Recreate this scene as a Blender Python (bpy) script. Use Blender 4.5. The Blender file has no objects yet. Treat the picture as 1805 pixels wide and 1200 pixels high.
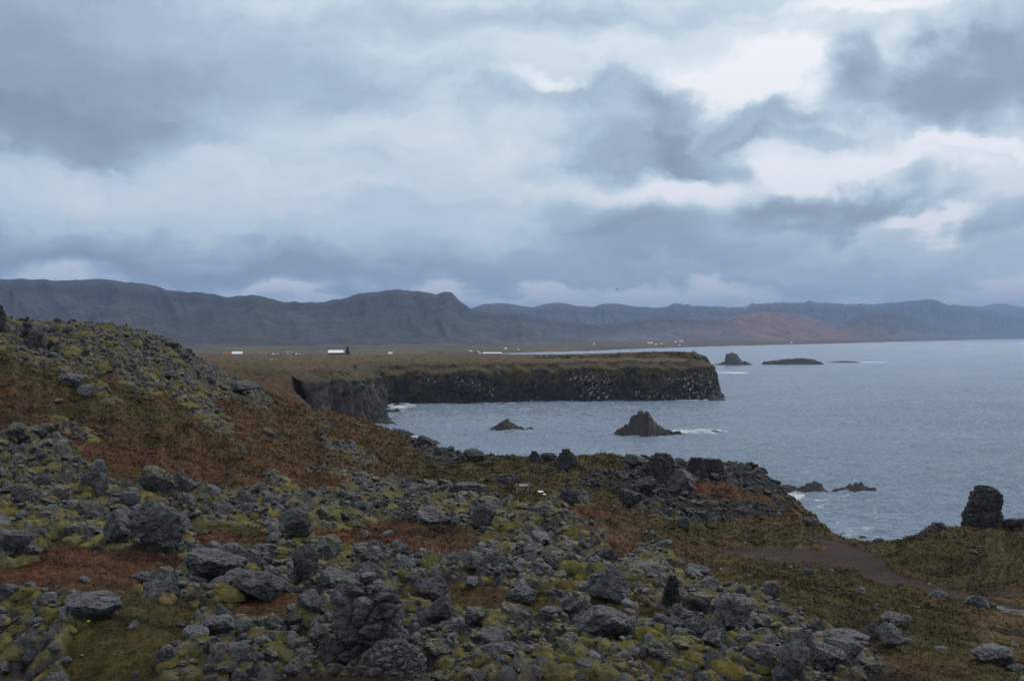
import bpy, math, numpy as np
from mathutils import Vector
R = math.radians
S = bpy.context.scene
COL = S.collection
rng = np.random.default_rng(7)
F, CX, CY, EYE = 1755.0, 902.5, 592.0, 28.0     # how the place was measured: focal length, horizon, eye height

# ------------------------------------------------------------------ camera, sky, sun
cam = bpy.data.cameras.new("camera"); cam.lens = 35; cam.sensor_width = 36
cam.clip_start = 0.1; cam.clip_end = 60000
co = bpy.data.objects.new("camera", cam); COL.objects.link(co)
co.location = (0, 0, EYE); co.rotation_euler = (R(90 - 0.26), 0, 0)
S.camera = co
S.view_settings.view_transform = 'Standard'; S.view_settings.look = 'None'
S.view_settings.exposure = 0; S.view_settings.gamma = 1; S.view_settings.use_curve_mapping = False
SUN_EL, SUN_AZ = 42, 40
sun = bpy.data.lights.new("sun", 'SUN'); sun.energy = 1.45; sun.angle = R(11); sun.color = (1, .96, .9)
so = bpy.data.objects.new("sun", sun); COL.objects.link(so)
so.rotation_euler = (R(90 - SUN_EL), 0, R(180 - SUN_AZ)); so.location = (0, 0, 300)

class NT:
    """small helper to wire nodes"""
    def __init__(s, tree): s.t = tree; s.n = tree.nodes; s.l = tree.links
    def new(s, typ, **kw):
        n = s.n.new(typ)
        for k, v in kw.items(): setattr(n, k, v)
        return n
    def put(s, sock, v):
        if isinstance(v, bpy.types.NodeSocket): s.l.new(v, sock)
        elif v is not None: sock.default_value = v
    def math(s, op, a, b=None, c=None, clamp=False):
        n = s.new('ShaderNodeMath', operation=op, use_clamp=clamp)
        for i, v in enumerate((a, b, c)): s.put(n.inputs[i], v)
        return n.outputs[0]
    def vec(s, op, a, b=None, sc=None):
        n = s.new('ShaderNodeVectorMath', operation=op)
        s.put(n.inputs[0], a); s.put(n.inputs[1], b)
        if sc is not None: s.put(n.inputs[3], sc)
        return n.outputs['Value'] if op in ('LENGTH', 'DOT_PRODUCT') else n.outputs[0]
    def noise(s, v, scale, det=4, rough=.5, dist=0, out=0):
        n = s.new('ShaderNodeTexNoise'); s.put(n.inputs['Vector'], v)
        n.inputs['Scale'].default_value = scale; n.inputs['Detail'].default_value = det
        n.inputs['Roughness'].default_value = rough; n.inputs['Distortion'].default_value = dist
        return n.outputs[out]
    def mr(s, v, a, b, c=0., d=1., kind='LINEAR'):
        n = s.new('ShaderNodeMapRange', interpolation_type=kind); s.put(n.inputs[0], v)
        for i, x in enumerate((a, b, c, d)): s.put(n.inputs[1 + i], x)
        return n.outputs[0]
    def mix(s, f, a, b, mode='MIX'):
        n = s.new('ShaderNodeMix', data_type='RGBA', blend_type=mode)
        s.put(n.inputs[0], f); s.put(n.inputs[6], a); s.put(n.inputs[7], b)
        return n.outputs[2]
    def ramp(s, f, stops):
        n = s.new('ShaderNodeValToRGB'); e = n.color_ramp.elements
        while len(e) < len(stops): e.new(.5)
        for el, (p, c) in zip(e, stops): el.position = p; el.color = (*c, 1)
        s.put(n.inputs[0], f); return n.outputs[0]

def build_world():
    w = bpy.data.worlds.new("World"); S.world = w; w.use_nodes = True
    t = NT(w.node_tree); t.n.clear()
    g = t.new('ShaderNodeTexCoord').outputs['Generated']
    sp = t.new('ShaderNodeSeparateXYZ'); t.put(sp.inputs[0], g)
    x, y, z = sp.outputs
    az = t.math('ARCTAN2', x, y); el = t.math('ARCSINE', z)
    cb = t.new('ShaderNodeCombineXYZ'); t.put(cb.inputs[0], az); t.put(cb.inputs[1], el)
    p = cb.outputs[0]
    # a cloud layer seen in perspective: it tightens towards the horizon
    zz = t.math('ADD', t.math('MAXIMUM', z, 0.0), 0.16)
    cl = t.new('ShaderNodeCombineXYZ'); t.put(cl.inputs[0], t.math('DIVIDE', x, zz)); t.put(cl.inputs[1], t.math('DIVIDE', y, zz))
    layer = cl.outputs[0]
    n1 = t.noise(layer, 1.5, 6, .55, 0, 1)
    n2 = t.noise(p, 9., 7, .56, .15, 1)
    w1 = t.vec('MULTIPLY', t.vec('SUBTRACT', n1, (.5, .5, .5)), (.16, .07, 0))
    w2 = t.vec('MULTIPLY', t.vec('SUBTRACT', n2, (.5, .5, .5)), (.17, .12, 0))
    q = t.vec('ADD', p, t.vec('ADD', w1, w2))
    base = t.math('ADD', t.mr(az, -.5, .4, .60, .76), t.mr(z, .42, .8, 0, .5))
    # px, py, rx, ry, weight, hardness (0 soft .. 1 hard edged)
    blobs = [(40,100,620,170,-.33,.2),(20,205,420,64,-.22,.7),(150,150,300,90,-.06,.3),(-300,150,300,150,-.3,.3),
      (330,330,330,60,.10,.2),(480,230,240,60,.10,.2),(560,300,110,45,-.06,.4),
      (950,15,430,45,-.16,.3),(700,120,170,35,-.10,.4),(650,165,110,35,-.10,.4),(860,190,60,40,-.14,.5),
      (1745,110,200,125,-.36,.5),(1680,190,110,50,-.22,.5),(1850,60,180,110,-.2,.4),
      (1110,265,150,52,-.38,.6),(1060,175,150,48,-.26,.5),(1160,200,60,70,-.22,.5),(1325,215,95,42,-.34,.6),(1240,280,110,35,-.22,.5),(1440,238,110,16,-.16,.5),
      (1525,130,65,60,-.26,.5),(1480,175,110,40,-.14,.4),
      (1450,392,120,36,-.34,.6),(1620,345,110,45,-.32,.6),(1790,395,90,45,-.28,.5),(1540,370,90,35,-.2,.5),
      (1330,330,50,62,-.22,.6),(1260,410,190,60,-.26,.5),(1030,400,110,60,-.22,.6),(1130,440,150,40,-.16,.4),(1600,440,280,34,-.16,.3),
      (1330,130,150,62,.44,.4),(970,150,60,20,.34,.4),(1500,312,190,55,.36,.4),(1180,345,190,42,.32,.4),(1660,385,85,28,.40,.5),
      (1500,2,170,18,.3,.4),(1640,80,60,60,.24,.4),(1740,250,110,22,.3,.4),(1130,60,300,40,.06,.3),(880,300,160,40,.06,.2),
      (350,455,700,44,-.26,.1),(250,475,480,26,-.10,.2),(650,385,300,30,-.08,.2),(950,482,1300,30,-.20,.1),(150,420,400,20,-.05,.2),
      (1400,500,700,22,-.12,.2),
      (540,526,230,17,.34,.3),(1060,514,420,15,.26,.3),(1700,534,300,14,.24,.3),(870,527,140,14,.2,.3),(900,528,1200,14,.22,.3)]
    v = base
    for (px, py, rx, ry, wt, hd) in blobs:
        a = math.atan2(px - CX, F); e = math.atan((CY - py) / math.hypot(F, px - CX))
        cs = math.cos(a); d = t.vec('MULTIPLY', t.vec('SUBTRACT', q, (a, e, 0)), (F / rx / cs / cs * .9, F / ry / cs, 0))
        m = t.mr(t.vec('LENGTH', d), 1.45 - .35 * hd, .1 + .55 * hd, 0, 1, 'SMOOTHSTEP')
        v = t.math('MULTIPLY_ADD', m, wt, v)
    f1 = t.math('SUBTRACT', t.noise(layer, 1.1, 8, .58, .3), .5)
    f2 = t.math('SUBTRACT', t.noise(q, 12., 10, .70, .25), .5)
    st = t.vec('MULTIPLY', q, (1., 7., 1.)); f3 = t.math('SUBTRACT', t.noise(st, 5., 8, .62), .5)
    v = t.math('MULTIPLY_ADD', f1, .20, v); v = t.math('MULTIPLY_ADD', f2, .32, v); v = t.math('MULTIPLY_ADD', f3, .26, v)
    c = t.ramp(v, [(0., (.25, .30, .38)), (.25, (.335, .40, .485)), (.45, (.47, .58, .70)), (.62, (.66, .785, .87)), (.82, (.91, .97, 1.01)), (1., (1.1, 1.1, 1.12))])
    sky = t.new('ShaderNodeTexSky', sky_type='NISHITA', sun_disc=False, sun_elevation=R(SUN_EL), sun_rotation=R(SUN_AZ))
    skyc = t.vec('SCALE', sky.outputs[0], None, .06)
    c = t.mix(.92, skyc, c)
    c = t.mix(t.mr(z, -.02, 0.), (.10, .13, .17, 1), c)
    bg = t.new('ShaderNodeBackground'); t.put(bg.inputs[0], c); bg.inputs[1].default_value = 1.0
    o = t.new('ShaderNodeOutputWorld'); t.l.new(bg.outputs[0], o.inputs[0])
build_world()

# ------------------------------------------------------------------ numeric helpers
_pt = np.random.default_rng(3).permutation(256).astype(np.int64); _pt = np.concatenate([_pt, _pt, _pt])
_gr = np.random.default_rng(5).normal(size=(256, 3)); _gr /= np.linalg.norm(_gr, axis=1)[:, None]; _gr = _gr.astype(np.float32)
def pnoise(x, y, z=0.0):
    x, y, z = np.broadcast_arrays(np.asarray(x, np.float32), np.asarray(y, np.float32), np.asarray(z, np.float32))
    xi, yi, zi = np.floor(x), np.floor(y), np.floor(z)
    xf, yf, zf = x - xi, y - yi, z - zi
    xi, yi, zi = xi.astype(np.int64) & 255, yi.astype(np.int64) & 255, zi.astype(np.int64) & 255
    u, v, w = [t * t * t * (t * (t * 6 - 15) + 10) for t in (xf, yf, zf)]
    def g(i, j, k):
        q = _gr[_pt[_pt[_pt[xi + i] + yi + j] + zi + k]]
        return q[..., 0] * (xf - i) + q[..., 1] * (yf - j) + q[..., 2] * (zf - k)
    a = g(0,0,0) + u * (g(1,0,0) - g(0,0,0)); b = g(0,1,0) + u * (g(1,1,0) - g(0,1,0))
    c = g(0,0,1) + u * (g(1,0,1) - g(0,0,1)); d = g(0,1,1) + u * (g(1,1,1) - g(0,1,1))
    e = a + v * (b - a); f = c + v * (d - c)
    return (e + w * (f - e)) * 1.6
def fbm(x, y, z=0.0, o=4, gain=.5, ridged=False):
    s, a, t = 0, 1., 0
    for i in range(o):
        n = pnoise(x * 2**i + 17.3 * i, y * 2**i + 9.1 * i, z * 2**i + 5.7 * i)
        if ridged: n = 1 - 2 * np.abs(n)
        s = s + a * n; t += a; a *= gain
    return s / t
_jit = np.random.default_rng(9).random((256, 3)).astype(np.float32)
def cells(x, y, z, edge=True):
    """block pattern: 0 in the cracks between blocks, rising inside them"""
    x, y, z = [np.asarray(a, np.float32) for a in np.broadcast_arrays(x, y, z)]
    xi, yi, zi = [np.floor(a).astype(np.int64) for a in (x, y, z)]
    f1 = np.full(x.shape, 9., np.float32); f2 = f1.copy(); idn = np.zeros(x.shape, np.float32)
    for i in (-1, 0, 1):
        for j in (-1, 0, 1):
            for k in (-1, 0, 1):
                h = _pt[_pt[_pt[(xi + i) & 255] + ((yi + j) & 255)] + ((zi + k) & 255)]; q = _jit[h]
                d = np.sqrt((xi + i + q[..., 0] - x) ** 2 + (yi + j + q[..., 1] - y) ** 2 + (zi + k + q[..., 2] - z) ** 2)
                idn = np.where(d < f1, q[..., 0] * 7.13 % 1, idn) if edge == 'id' else idn; f2 = np.minimum(f2, np.maximum(f1, d)); f1 = np.minimum(f1, d)
    if edge == 'id': return np.clip((f2 - f1) / .45, 0, 1) ** .6, idn
    return np.clip((f2 - f1) / .45, 0, 1) ** .6 if edge else f1
def sst(a, b, x): t = np.clip((x - a) / (b - a), 0, 1); return t * t * (3 - 2 * t)
def interp(x, pts): pts = np.array(pts, float); return np.interp(x, pts[:, 0], pts[:, 1])
def W(px, D): return (px - CX) / F * D
def mesh_obj(name, V, Fc, mat, parent=None, smooth=False, attrs=None, **tags):
    me = bpy.data.meshes.new(name)
    V = np.ascontiguousarray(V, np.float32); Fc = np.ascontiguousarray(Fc, np.int32); k = Fc.shape[1]
    me.vertices.add(len(V)); me.vertices.foreach_set('co', V.ravel())
    me.loops.add(Fc.size); me.loops.foreach_set('vertex_index', Fc.ravel())
    me.polygons.add(len(Fc)); me.polygons.foreach_set('loop_start', np.arange(0, Fc.size, k, dtype=np.int32))
    me.polygons.foreach_set('loop_total', np.full(len(Fc), k, np.int32))
    me.polygons.foreach_set('use_smooth', np.full(len(Fc), smooth))
    for an, (typ, arr) in (attrs or {}).items():
        at = me.attributes.new(an, typ, 'POINT'); arr = np.ascontiguousarray(arr, np.float32)
        at.data.foreach_set({'FLOAT': 'value', 'FLOAT_COLOR': 'color'}[typ], arr.ravel())
    me.update(calc_edges=True); me.materials.append(mat)
    o = bpy.data.objects.new(name, me); COL.objects.link(o)
    if parent: o.parent = parent
    for kk, vv in tags.items():
        if vv is not None: o[kk] = vv
    return o
def grid_faces(h, w):
    i = np.arange(h * w).reshape(h, w)
    return np.stack([i[:-1, :-1], i[:-1, 1:], i[1:, 1:], i[1:, :-1]], -1).reshape(-1, 4)
def rgba(c): return np.concatenate([c, np.ones(c.shape[:-1] + (1,))], -1).reshape(-1, 4)

# ------------------------------------------------------------------ materials
def base_mat(name, rough=.9, spec=.3):
    m = bpy.data.materials.new(name); m.use_nodes = True
    t = NT(m.node_tree); b = t.n['Principled BSDF']
    b.inputs['Roughness'].default_value = rough; b.inputs['Specular IOR Level'].default_value = spec
    return m, t, b
def bump(t, b, h, dist, strength=1.):
    n = t.new('ShaderNodeBump'); n.inputs['Strength'].default_value = strength; n.inputs['Distance'].default_value = dist
    t.put(n.inputs['Height'], h); t.l.new(n.outputs[0], b.inputs['Normal'])
def pos(t): return t.new('ShaderNodeNewGeometry').outputs['Position']
def plain_mat(name, col, rough=.7, var=.25, sc=3., spec=.3):
    m, t, b = base_mat(name, rough, spec)
    n = t.noise(t.new('ShaderNodeTexCoord').outputs['Object'], sc, 4, .6)
    c = t.mix(n, tuple(x * (1 - var) for x in col) + (1,), tuple(min(1, x * (1 + var)) for x in col) + (1,))
    t.put(b.inputs['Base Color'], c); return m
def ground_mat(name='heath ground'):
    m, t, b = base_mat(name, .95, .15)
    c = t.new('ShaderNodeAttribute', attribute_name='tint').outputs[0]
    P = pos(t)
    n = t.noise(P, 3.2, 6, .68); n2 = t.noise(P, 14., 4, .7)
    f = t.math('MULTIPLY', t.mr(n, .3, .7, .55, 1.45), t.mr(n2, .3, .7, .65, 1.35))
    t.put(b.inputs['Base Color'], t.vec('SCALE', c, None, f))
    h = t.math('ADD', t.math('MULTIPLY', n, .6), t.math('MULTIPLY', n2, .4))
    bump(t, b, h, .16, .9)
    return m
def path_mat():
    m, t, b = base_mat('wet dirt', .8, .35)
    c = t.new('ShaderNodeAttribute', attribute_name='tint').outputs[0]
    wet = t.new('ShaderNodeAttribute', attribute_name='wet').outputs['Fac']
    P = pos(t); n = t.noise(P, 5, 6, .65)
    t.put(b.inputs['Base Color'], t.vec('SCALE', c, None, t.mr(n, .3, .7, .65, 1.35)))
    wn = t.mr(t.math('ADD', t.math('MULTIPLY', wet, .6), t.math('MULTIPLY', t.noise(t.vec('MULTIPLY', P, (.6, 1.8, 1)), 1.1, 6, .7), 1.2)), 1.1, 1.25)
    t.put(b.inputs['Roughness'], t.mr(wn, 0, 1, .97, .45))
    t.put(b.inputs['Specular IOR Level'], t.mr(wn, 0, 1, .08, .22))
    bump(t, b, t.math('MULTIPLY', n, t.mr(wn, 0, 1, 1, .1)), .10, .8)
    return m
def rock_mat(name, single, moss_on=True, col=(.088, .092, .102)):
    """grey lichened lava; moss grows on what faces the sky"""
    m, t, b = base_mat(name, .62, .45)
    P = pos(t)
    if single:
        oi = t.new('ShaderNodeObjectInfo'); sp = t.new('ShaderNodeSeparateColor'); t.put(sp.inputs[0], oi.outputs['Color'])
        tone, mossy = sp.outputs[0], sp.outputs[1]
    else:
        a = t.new('ShaderNodeAttribute', attribute_name='tint'); sp = t.new('ShaderNodeSeparateColor'); t.put(sp.inputs[0], a.outputs[0])
        tone, mossy = sp.outputs[0], sp.outputs[1]
    n = t.noise(P, 2.6, 6, .65); n2 = t.noise(P, 17, 5, .72); n3 = t.noise(P, 6.5, 5, .7)
    c = t.mix(t.mr(n, .36, .66), tuple(x * .22 for x in col) + (1,), tuple(x * 1.6 for x in col) + (1,))
    c = t.mix(t.mr(n3, .50, .64, 0, .55), c, (.062, .052, .045, 1))
    c = t.mix(t.mr(n2, .56, .68, 0, .7), c, (.27, .28, .285, 1))     # lichen specks
    c = t.vec('SCALE', c, None, tone)
    nz = t.new('ShaderNodeSeparateXYZ'); t.put(nz.inputs[0], t.new('ShaderNodeNewGeometry').outputs['Normal'])
    mm = t.math('ADD', nz.outputs[2], t.math('MULTIPLY', t.math('SUBTRACT', t.noise(P, 1.7, 5, .6), .5), 1.6))
    mm = t.math('ADD', mm, t.math('SUBTRACT', mossy, 1.0))
    mf = t.mr(mm, .36, .56)
    mc = t.mix(t.mr(t.noise(P, 5, 4, .6), .3, .7), (.065, .057, .025, 1), (.19, .165, .082, 1))
    t.put(b.inputs['Base Color'], t.mix(mf, c, mc) if moss_on else c)
    vo = t.new('ShaderNodeTexVoronoi', feature='DISTANCE_TO_EDGE'); t.put(vo.inputs['Vector'], t.vec('ADD', P, t.vec('SCALE', t.noise(P, 3, 3, .6, 0, 1), None, .35))); vo.inputs['Scale'].default_value = 4.2
    h = t.math('ADD', t.math('ADD', t.math('MULTIPLY', n3, .6), t.math('MULTIPLY', n2, .45)), t.math('MULTIPLY', t.mr(vo.outputs[0], 0, .16), .18))
    bump(t, b, h, .2, 1.)
    return m
def moss_mat():
    m, t, b = base_mat('woolly moss', 1., .08)
    P = pos(t); a = t.new('ShaderNodeAttribute', attribute_name='tint').outputs[0]
    n = t.noise(P, 3.5, 5, .6); n2 = t.noise(P, 26, 4, .75)
    c = t.mix(t.mr(n, .3, .7), (.060, .054, .018, 1), (.215, .190, .078, 1))
    c = t.vec('MULTIPLY', c, a)
    t.put(b.inputs['Base Color'], t.vec('SCALE', c, None, t.mr(n2, .3, .7, .6, 1.35)))
    bump(t, b, t.math('ADD', n2, n), .07, .9)
    return m
def tint_mat(name, rough=1.):
    m, t, b = base_mat(name, rough, .1)
    c = t.new('ShaderNodeAttribute', attribute_name='tint').outputs[0]; t.put(b.inputs['Base Color'], c)
    # thin leaves let light through
    tr = t.new('ShaderNodeBsdfTranslucent'); t.put(tr.inputs[0], c); mx = t.new('ShaderNodeMixShader'); mx.inputs[0].default_value = .6
    t.l.new(b.outputs[0], mx.inputs[1]); t.l.new(tr.outputs[0], mx.inputs[2]); t.l.new(mx.outputs[0], t.n['Material Output'].inputs[0])
    return m
def cliff_mat(name, sc=.5):
    m, t, b = base_mat(name, .9, .25)
    a = t.new('ShaderNodeAttribute', attribute_name='tint').outputs[0]
    P = pos(t); n = t.noise(P, sc * 1.2, 6, .65); n2 = t.noise(P, sc * 5, 5, .7)
    t.put(b.inputs['Base Color'], t.vec('SCALE', a, None, t.math('MULTIPLY', t.mr(n, .3, .7, .45, 1.55), t.mr(n2, .3, .7, .6, 1.4))))
    bump(t, b, t.math('ADD', n, t.math('MULTIPLY', n2, .5)), 1.2 * .5 / sc, .9)
    return m
def sea_mat():
    m, t, b = base_mat('sea water', .12, .5)
    b.inputs['IOR'].default_value = 1.33
    foam = t.new('ShaderNodeAttribute', attribute_name='foam').outputs['Fac']
    P = pos(t)
    s1 = t.vec('MULTIPLY', P, (.38, 1., 1.))
    n1 = t.noise(s1, .32, 6, .66, .4); n2 = t.noise(s1, 1.1, 5, .62, .3); n3 = t.noise(s1, .02, 3, .5)
    f = t.mr(t.math('ADD', foam, t.math('MULTIPLY', t.math('SUBTRACT', t.noise(s1, .8, 6, .7), .5), 1.3)), .46, .66)
    c = t.mix(t.mr(n3, .3, .7), (.175, .245, .330, 1), (.225, .300, .395, 1))
    t.put(b.inputs['Base Color'], t.mix(f, c, (.62, .68, .72, 1)))
    t.put(b.inputs['Roughness'], t.mr(f, 0, 1, .16, .8))
    bump(t, b, t.math('ADD', t.math('MULTIPLY', t.noise(t.vec('MULTIPLY', P, (.5, 1., 1.)), .085, 5, .6, .3), 3.2), t.math('ADD', t.math('MULTIPLY', n1, 1.3), t.math('MULTIPLY', n2, .8))), 2.4, 1.)
    # ripple bump weakens with distance, which brightens the far water
    bn = [n for n in t.n if n.type == 'BUMP'][0]; t.put(bn.inputs['Strength'], t.mr(t.vec('LENGTH', P), 400, 6000, .9, .4))
    return m
M_ground, M_path, M_rock1, M_rockN, M_moss = ground_mat(), path_mat(), rock_mat('lava rock', True), rock_mat('lava rubble', False), moss_mat()
M_plant, M_cliff, M_sea = tint_mat('heath plants'), cliff_mat('basalt cliff', .5), sea_mat()
M_mount = cliff_mat('mountain slope', .006)
M_sear = rock_mat('wet sea rock', True, False, (.050, .044, .042))

# ------------------------------------------------------------------ the lie of the land: heights at surveyed spots
# (px, py, distance): a spot seen at px,py stands so far off; its height follows. A dict entry z: gives the height itself.
SP = [(0,1200,14),(300,1200,14.5),(600,1200,16),(900,1200,16),(1200,1200,16.5),(1500,1200,18),(1805,1200,20),
 (0,1100,17.5),(300,1100,18.5),(600,1100,20),(900,1100,20.5),(1200,1100,21.5),(1500,1110,24),(1805,1112,30),
 (0,1000,23),(300,1010,24),(450,1005,25),(600,1005,26),(700,990,29),(900,1000,28),(1050,1015,28),(1200,1050,25),(1350,1095,23.5),
 (500,960,30),(850,990,31),(1000,1003,30.5),(600,955,37),(720,965,38),(800,975,38),
 (960,1000,38.5),(1050,1005,40),(1000,905,50),(1120,985,43),(1080,940,50),
 (700,900,50),(850,890,54),(1000,885,60),(1150,920,56),(1150,975,46),
 (760,870,66),(600,875,60),(450,870,54),(330,865,48),(550,910,45),(400,930,38),
 (924,868,85),(850,850,90),(850,820,112),(1000,835,105),(1000,810,122),(830,805,135),(900,808,125),(1060,808,120),
 (1160,818,112),(1250,816,112),(1335,824,112),(1385,870,108),(1430,922,102),(1100,880,85),(1200,900,82),(1350,930,80),(1290,940,74),
 (1430,936,80),(1480,945,78),(1540,963,64),(1250,950,68),(1350,968,64),(1350,980,60),(1450,990,57),(1540,1010,52),(1650,1038,46),(1805,1080,38),
 (1250,987,46),(1400,1010,42),(1550,1042,37.5),(1700,1092,32.5),(1560,964,62),(1620,950,57),(1700,940,57),(1805,928,60),(1950,925,60),
 (1545,1000,54),(1650,1000,51),(1805,1030,46),(1750,980,53),(2000,1060,42),(2100,1150,26),(2300,1200,20),
 (0,940,28),(0,850,38),(0,765,47),(60,790,45),(150,822,43),(250,860,42),(0,738,60),(0,680,72),(0,620,86),(0,577,98),(60,582,102),(140,583,110),(230,590,118),
 (310,612,130),(355,640,150),(100,640,95),(200,650,98),(300,672,110),(370,692,125),(100,740,66),(200,770,62),(200,700,78),(300,740,80),(300,800,62),
 (400,850,56),(400,780,80),(400,720,110),(450,692,150),(420,678,190),(500,722,140),(500,800,85),(500,708,180),(600,736,165),(600,780,115),(650,748,175),
 (700,766,165),(750,786,155),(800,803,145),(700,820,105),(600,840,85),(700,850,85),(780,855,86),(200,900,35),(120,960,27),(200,1040,21),
 (440,682,200),(520,692,230),(535,682,265),(530,703,208),(500,690,260),(480,672,230),(360,652,280),(440,650,300),(440,636,430),(300,640,350),(545,665,296),(600,657,308),(665,668,318),(600,642,360),(560,650,332),
 (590,638,390),(600,632,470),(600,626,600),(450,626,600),(300,627,600),(800,629,560),(680,648,412),(760,645,415),(900,643,425),(1000,641,432),(1100,638,440),
 (1240,637,450),(1240,633,468),(1000,633,478),(800,635,470),(1000,627,545),(1100,623,555),(1190,620,560),(1240,623,565),(1100,624,640),
 (-400,1200,13),(-400,1000,21),(-400,850,36),(-400,700,60),(-400,580,90),(-800,1100,14),(-800,800,40),(-800,560,90)]
SZ = [(0,140,27),(200,175,24),(-300,160,27),(100,230,20),(300,210,19.5),(-600,250,19),(600,215,5),(680,205,3),(-600,500,17),(100,450,17.5),
 (2000,80,12),(1750,78,12),(1620,80,9),(1850,74,14),(1380,150,2),(1560,92,6),(1510,105,5),(1565,110,1),(1450,128,3),(1620,85,6),(1250,150,6),(1100,150,8),(950,155,7),(840,175,4),(2500,70,15)]
for q in (-900, -300, 300, 900, 1500, 2100, 2700):
    SZ += [(q, 1.2, 26.6), (q, 3, 26.2), (q, 6, 25.2), (q, 10, 24.0 - .0002 * max(q, 0))]
for q in (-600, 0, 400, 800, 1200, 1600):
    SZ += [(q, 720, 14.7), (q, 860, 7), (q, 1100, 2.5)]
cp = np.array([(a, d, EYE - (b - CY) / F * d) for a, b, d in SP] + SZ, float)
def UV(px, D): return np.stack([np.asarray(px) / 260., np.log(D) * 3.2], -1)
_C = UV(cp[:, 0], cp[:, 1])
def _K(r): return r ** 1.3
_n = len(_C); _A = np.zeros((_n + 3, _n + 3)); _r = np.linalg.norm(_C[:, None] - _C[None], axis=-1)
_A[:_n, :_n] = _K(_r) - np.eye(_n) * .01; _A[:_n, _n] = 1; _A[:_n, _n + 1:] = _C; _A[_n:, :_n] = _A[:_n, _n:].T
_w = np.linalg.solve(_A, np.concatenate([cp[:, 2], np.zeros(3)]))
def smooth_z(px, D):
    P = UV(px, D); sh = P.shape[:-1]; P = P.reshape(-1, 2).astype(np.float32); out = np.empty(len(P))
    for i in range(0, len(P), 60000):
        q = P[i:i + 60000]; r = np.sqrt(((q[:, None] - _C[None].astype(np.float32)) ** 2).sum(-1)) + 1e-6
        out[i:i + 60000] = _K(r) @ _w[:_n] + _w[_n] + q @ _w[_n + 1:]
    return out.reshape(sh)
COAST = [(3400,70),(2300,80),(1950,82),(1805,82),(1700,80),(1700,86),(1655,98),(1605,112),(1560,122),(1505,134),(1440,146),(1385,160),(1340,170),(1250,165),(1100,165),(1000,166),(900,172),
 (838,190),(775,214),(700,228),(600,236),(580,244),(562,262),(556,290),(575,303),(600,307),(640,311),(662,318),(668,335),(660,370),(672,404),(690,409),(760,412),(850,414),
 (930,421),(1000,426),(1060,425),(1100,429),(1150,428),(1200,433),(1245,436),(1264,444),(1266,458),(1240,474),(1150,480),(1050,486),(970,497),(965,525),(1000,538),
 (1080,541),(1150,546),(1210,545),(1243,551),(1250,575),(1240,620),(1190,700),(1050,840),(900,1000),(760,1250),(-2500,1250),(-2500,1),(3400,1)]
PX = np.array([(W(a, d), d) for a, d in COAST])
def coast_dist(x, y):
    """signed distance to the shore, positive on land"""
    x = np.asarray(x, float).ravel(); y = np.asarray(y, float).ravel(); best = np.full(len(x), 1e9); ins = np.zeros(len(x), bool)
    for i in range(len(PX)):
        a, b = PX[i], PX[(i + 1) % len(PX)]; d = b - a
        t = np.clip(((x - a[0]) * d[0] + (y - a[1]) * d[1]) / (d @ d), 0, 1)
        best = np.minimum(best, np.hypot(x - a[0] - t * d[0], y - a[1] - t * d[1]))
        c = ((a[1] > y) != (b[1] > y)) & (x < d[0] * (y - a[1]) / (d[1] + 1e-12) + a[0]); ins ^= c
    return np.where(ins, best, -best)
def ell(px, py, L):
    s = np.zeros(np.shape(px))
    for e in L:
        cx, cy, rx, ry = e[:4]; an = R(e[4]) if len(e) > 4 else 0; w = e[5] if len(e) > 5 else 1
        dx, dy = px - cx, py - cy; u = (dx * math.cos(an) + dy * math.sin(an)) / rx; v = (-dx * math.sin(an) + dy * math.cos(an)) / ry
        s = s + w * (1 - sst(.55, 1.35, np.sqrt(u * u + v * v)))
    return s
RUB = [(60,850,120,90,25),(150,900,200,60,15),(350,900,150,40,0,.9),(560,900,200,40,0,.9),(20,960,60,60),(260,930,100,50),(760,900,160,40,10,.8),(960,960,125,62,15,1.1),(1145,985,45,40,0,.7),
 (60,1100,160,60),(380,1015,160,60),(620,1010,120,40,0,.6),(1080,1035,110,36,5,.7),(480,1000,90,40,10,.6),(560,1000,170,60),(800,1015,330,38,3),(1100,1060,220,60,8),(650,1090,130,100),(450,1140,180,60),(850,1150,300,60),(1150,1160,300,60,6),(1350,1120,180,50,14),
 (1430,1160,120,50,10,.7),(1300,1080,90,40,10,.8),(300,1150,120,50,0,.5),(1500,1040,60,16,-25,.4),(1480,1070,40,40,0,.35),(1620,1170,140,30,0,.45),
 (60,600,110,45,15,1.2),(200,620,170,45,18,1.2),(300,650,90,40,30,1.1),(130,660,40,20,0,.6),(420,690,80,22,25,.8),(350,720,60,18,40,.85),(470,850,60,12,20,.8),(250,690,40,12,30,.75),(130,762,50,10,30,.6),(620,800,60,14,20,.85),(185,700,30,10,40,.8),(480,770,26,9,30,.5),(560,735,50,9,40,.4),(380,700,30,12,0,.3),
 (650,845,110,20,15,.5),(520,830,60,16,20,.4),(400,775,70,14,45,.85),(330,730,50,12,45,.6),(700,870,90,18,0,.9),
 (1190,860,120,50,5,.95),(1350,860,60,50,40,.95),(1300,820,80,22,5,.8),(1160,820,60,25,0,1),(1250,905,130,22,5,.9),(900,808,230,8,0,.32),(1010,880,50,20,0,.8),(900,850,60,8,0,.6),(1060,850,60,14,0,.7),(980,830,70,7,0,.5),(760,795,60,16,25,.8),
 (620,680,60,40,0,.3),(1100,905,30,20,0,.4),(590,660,70,14,0,.4)]
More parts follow.
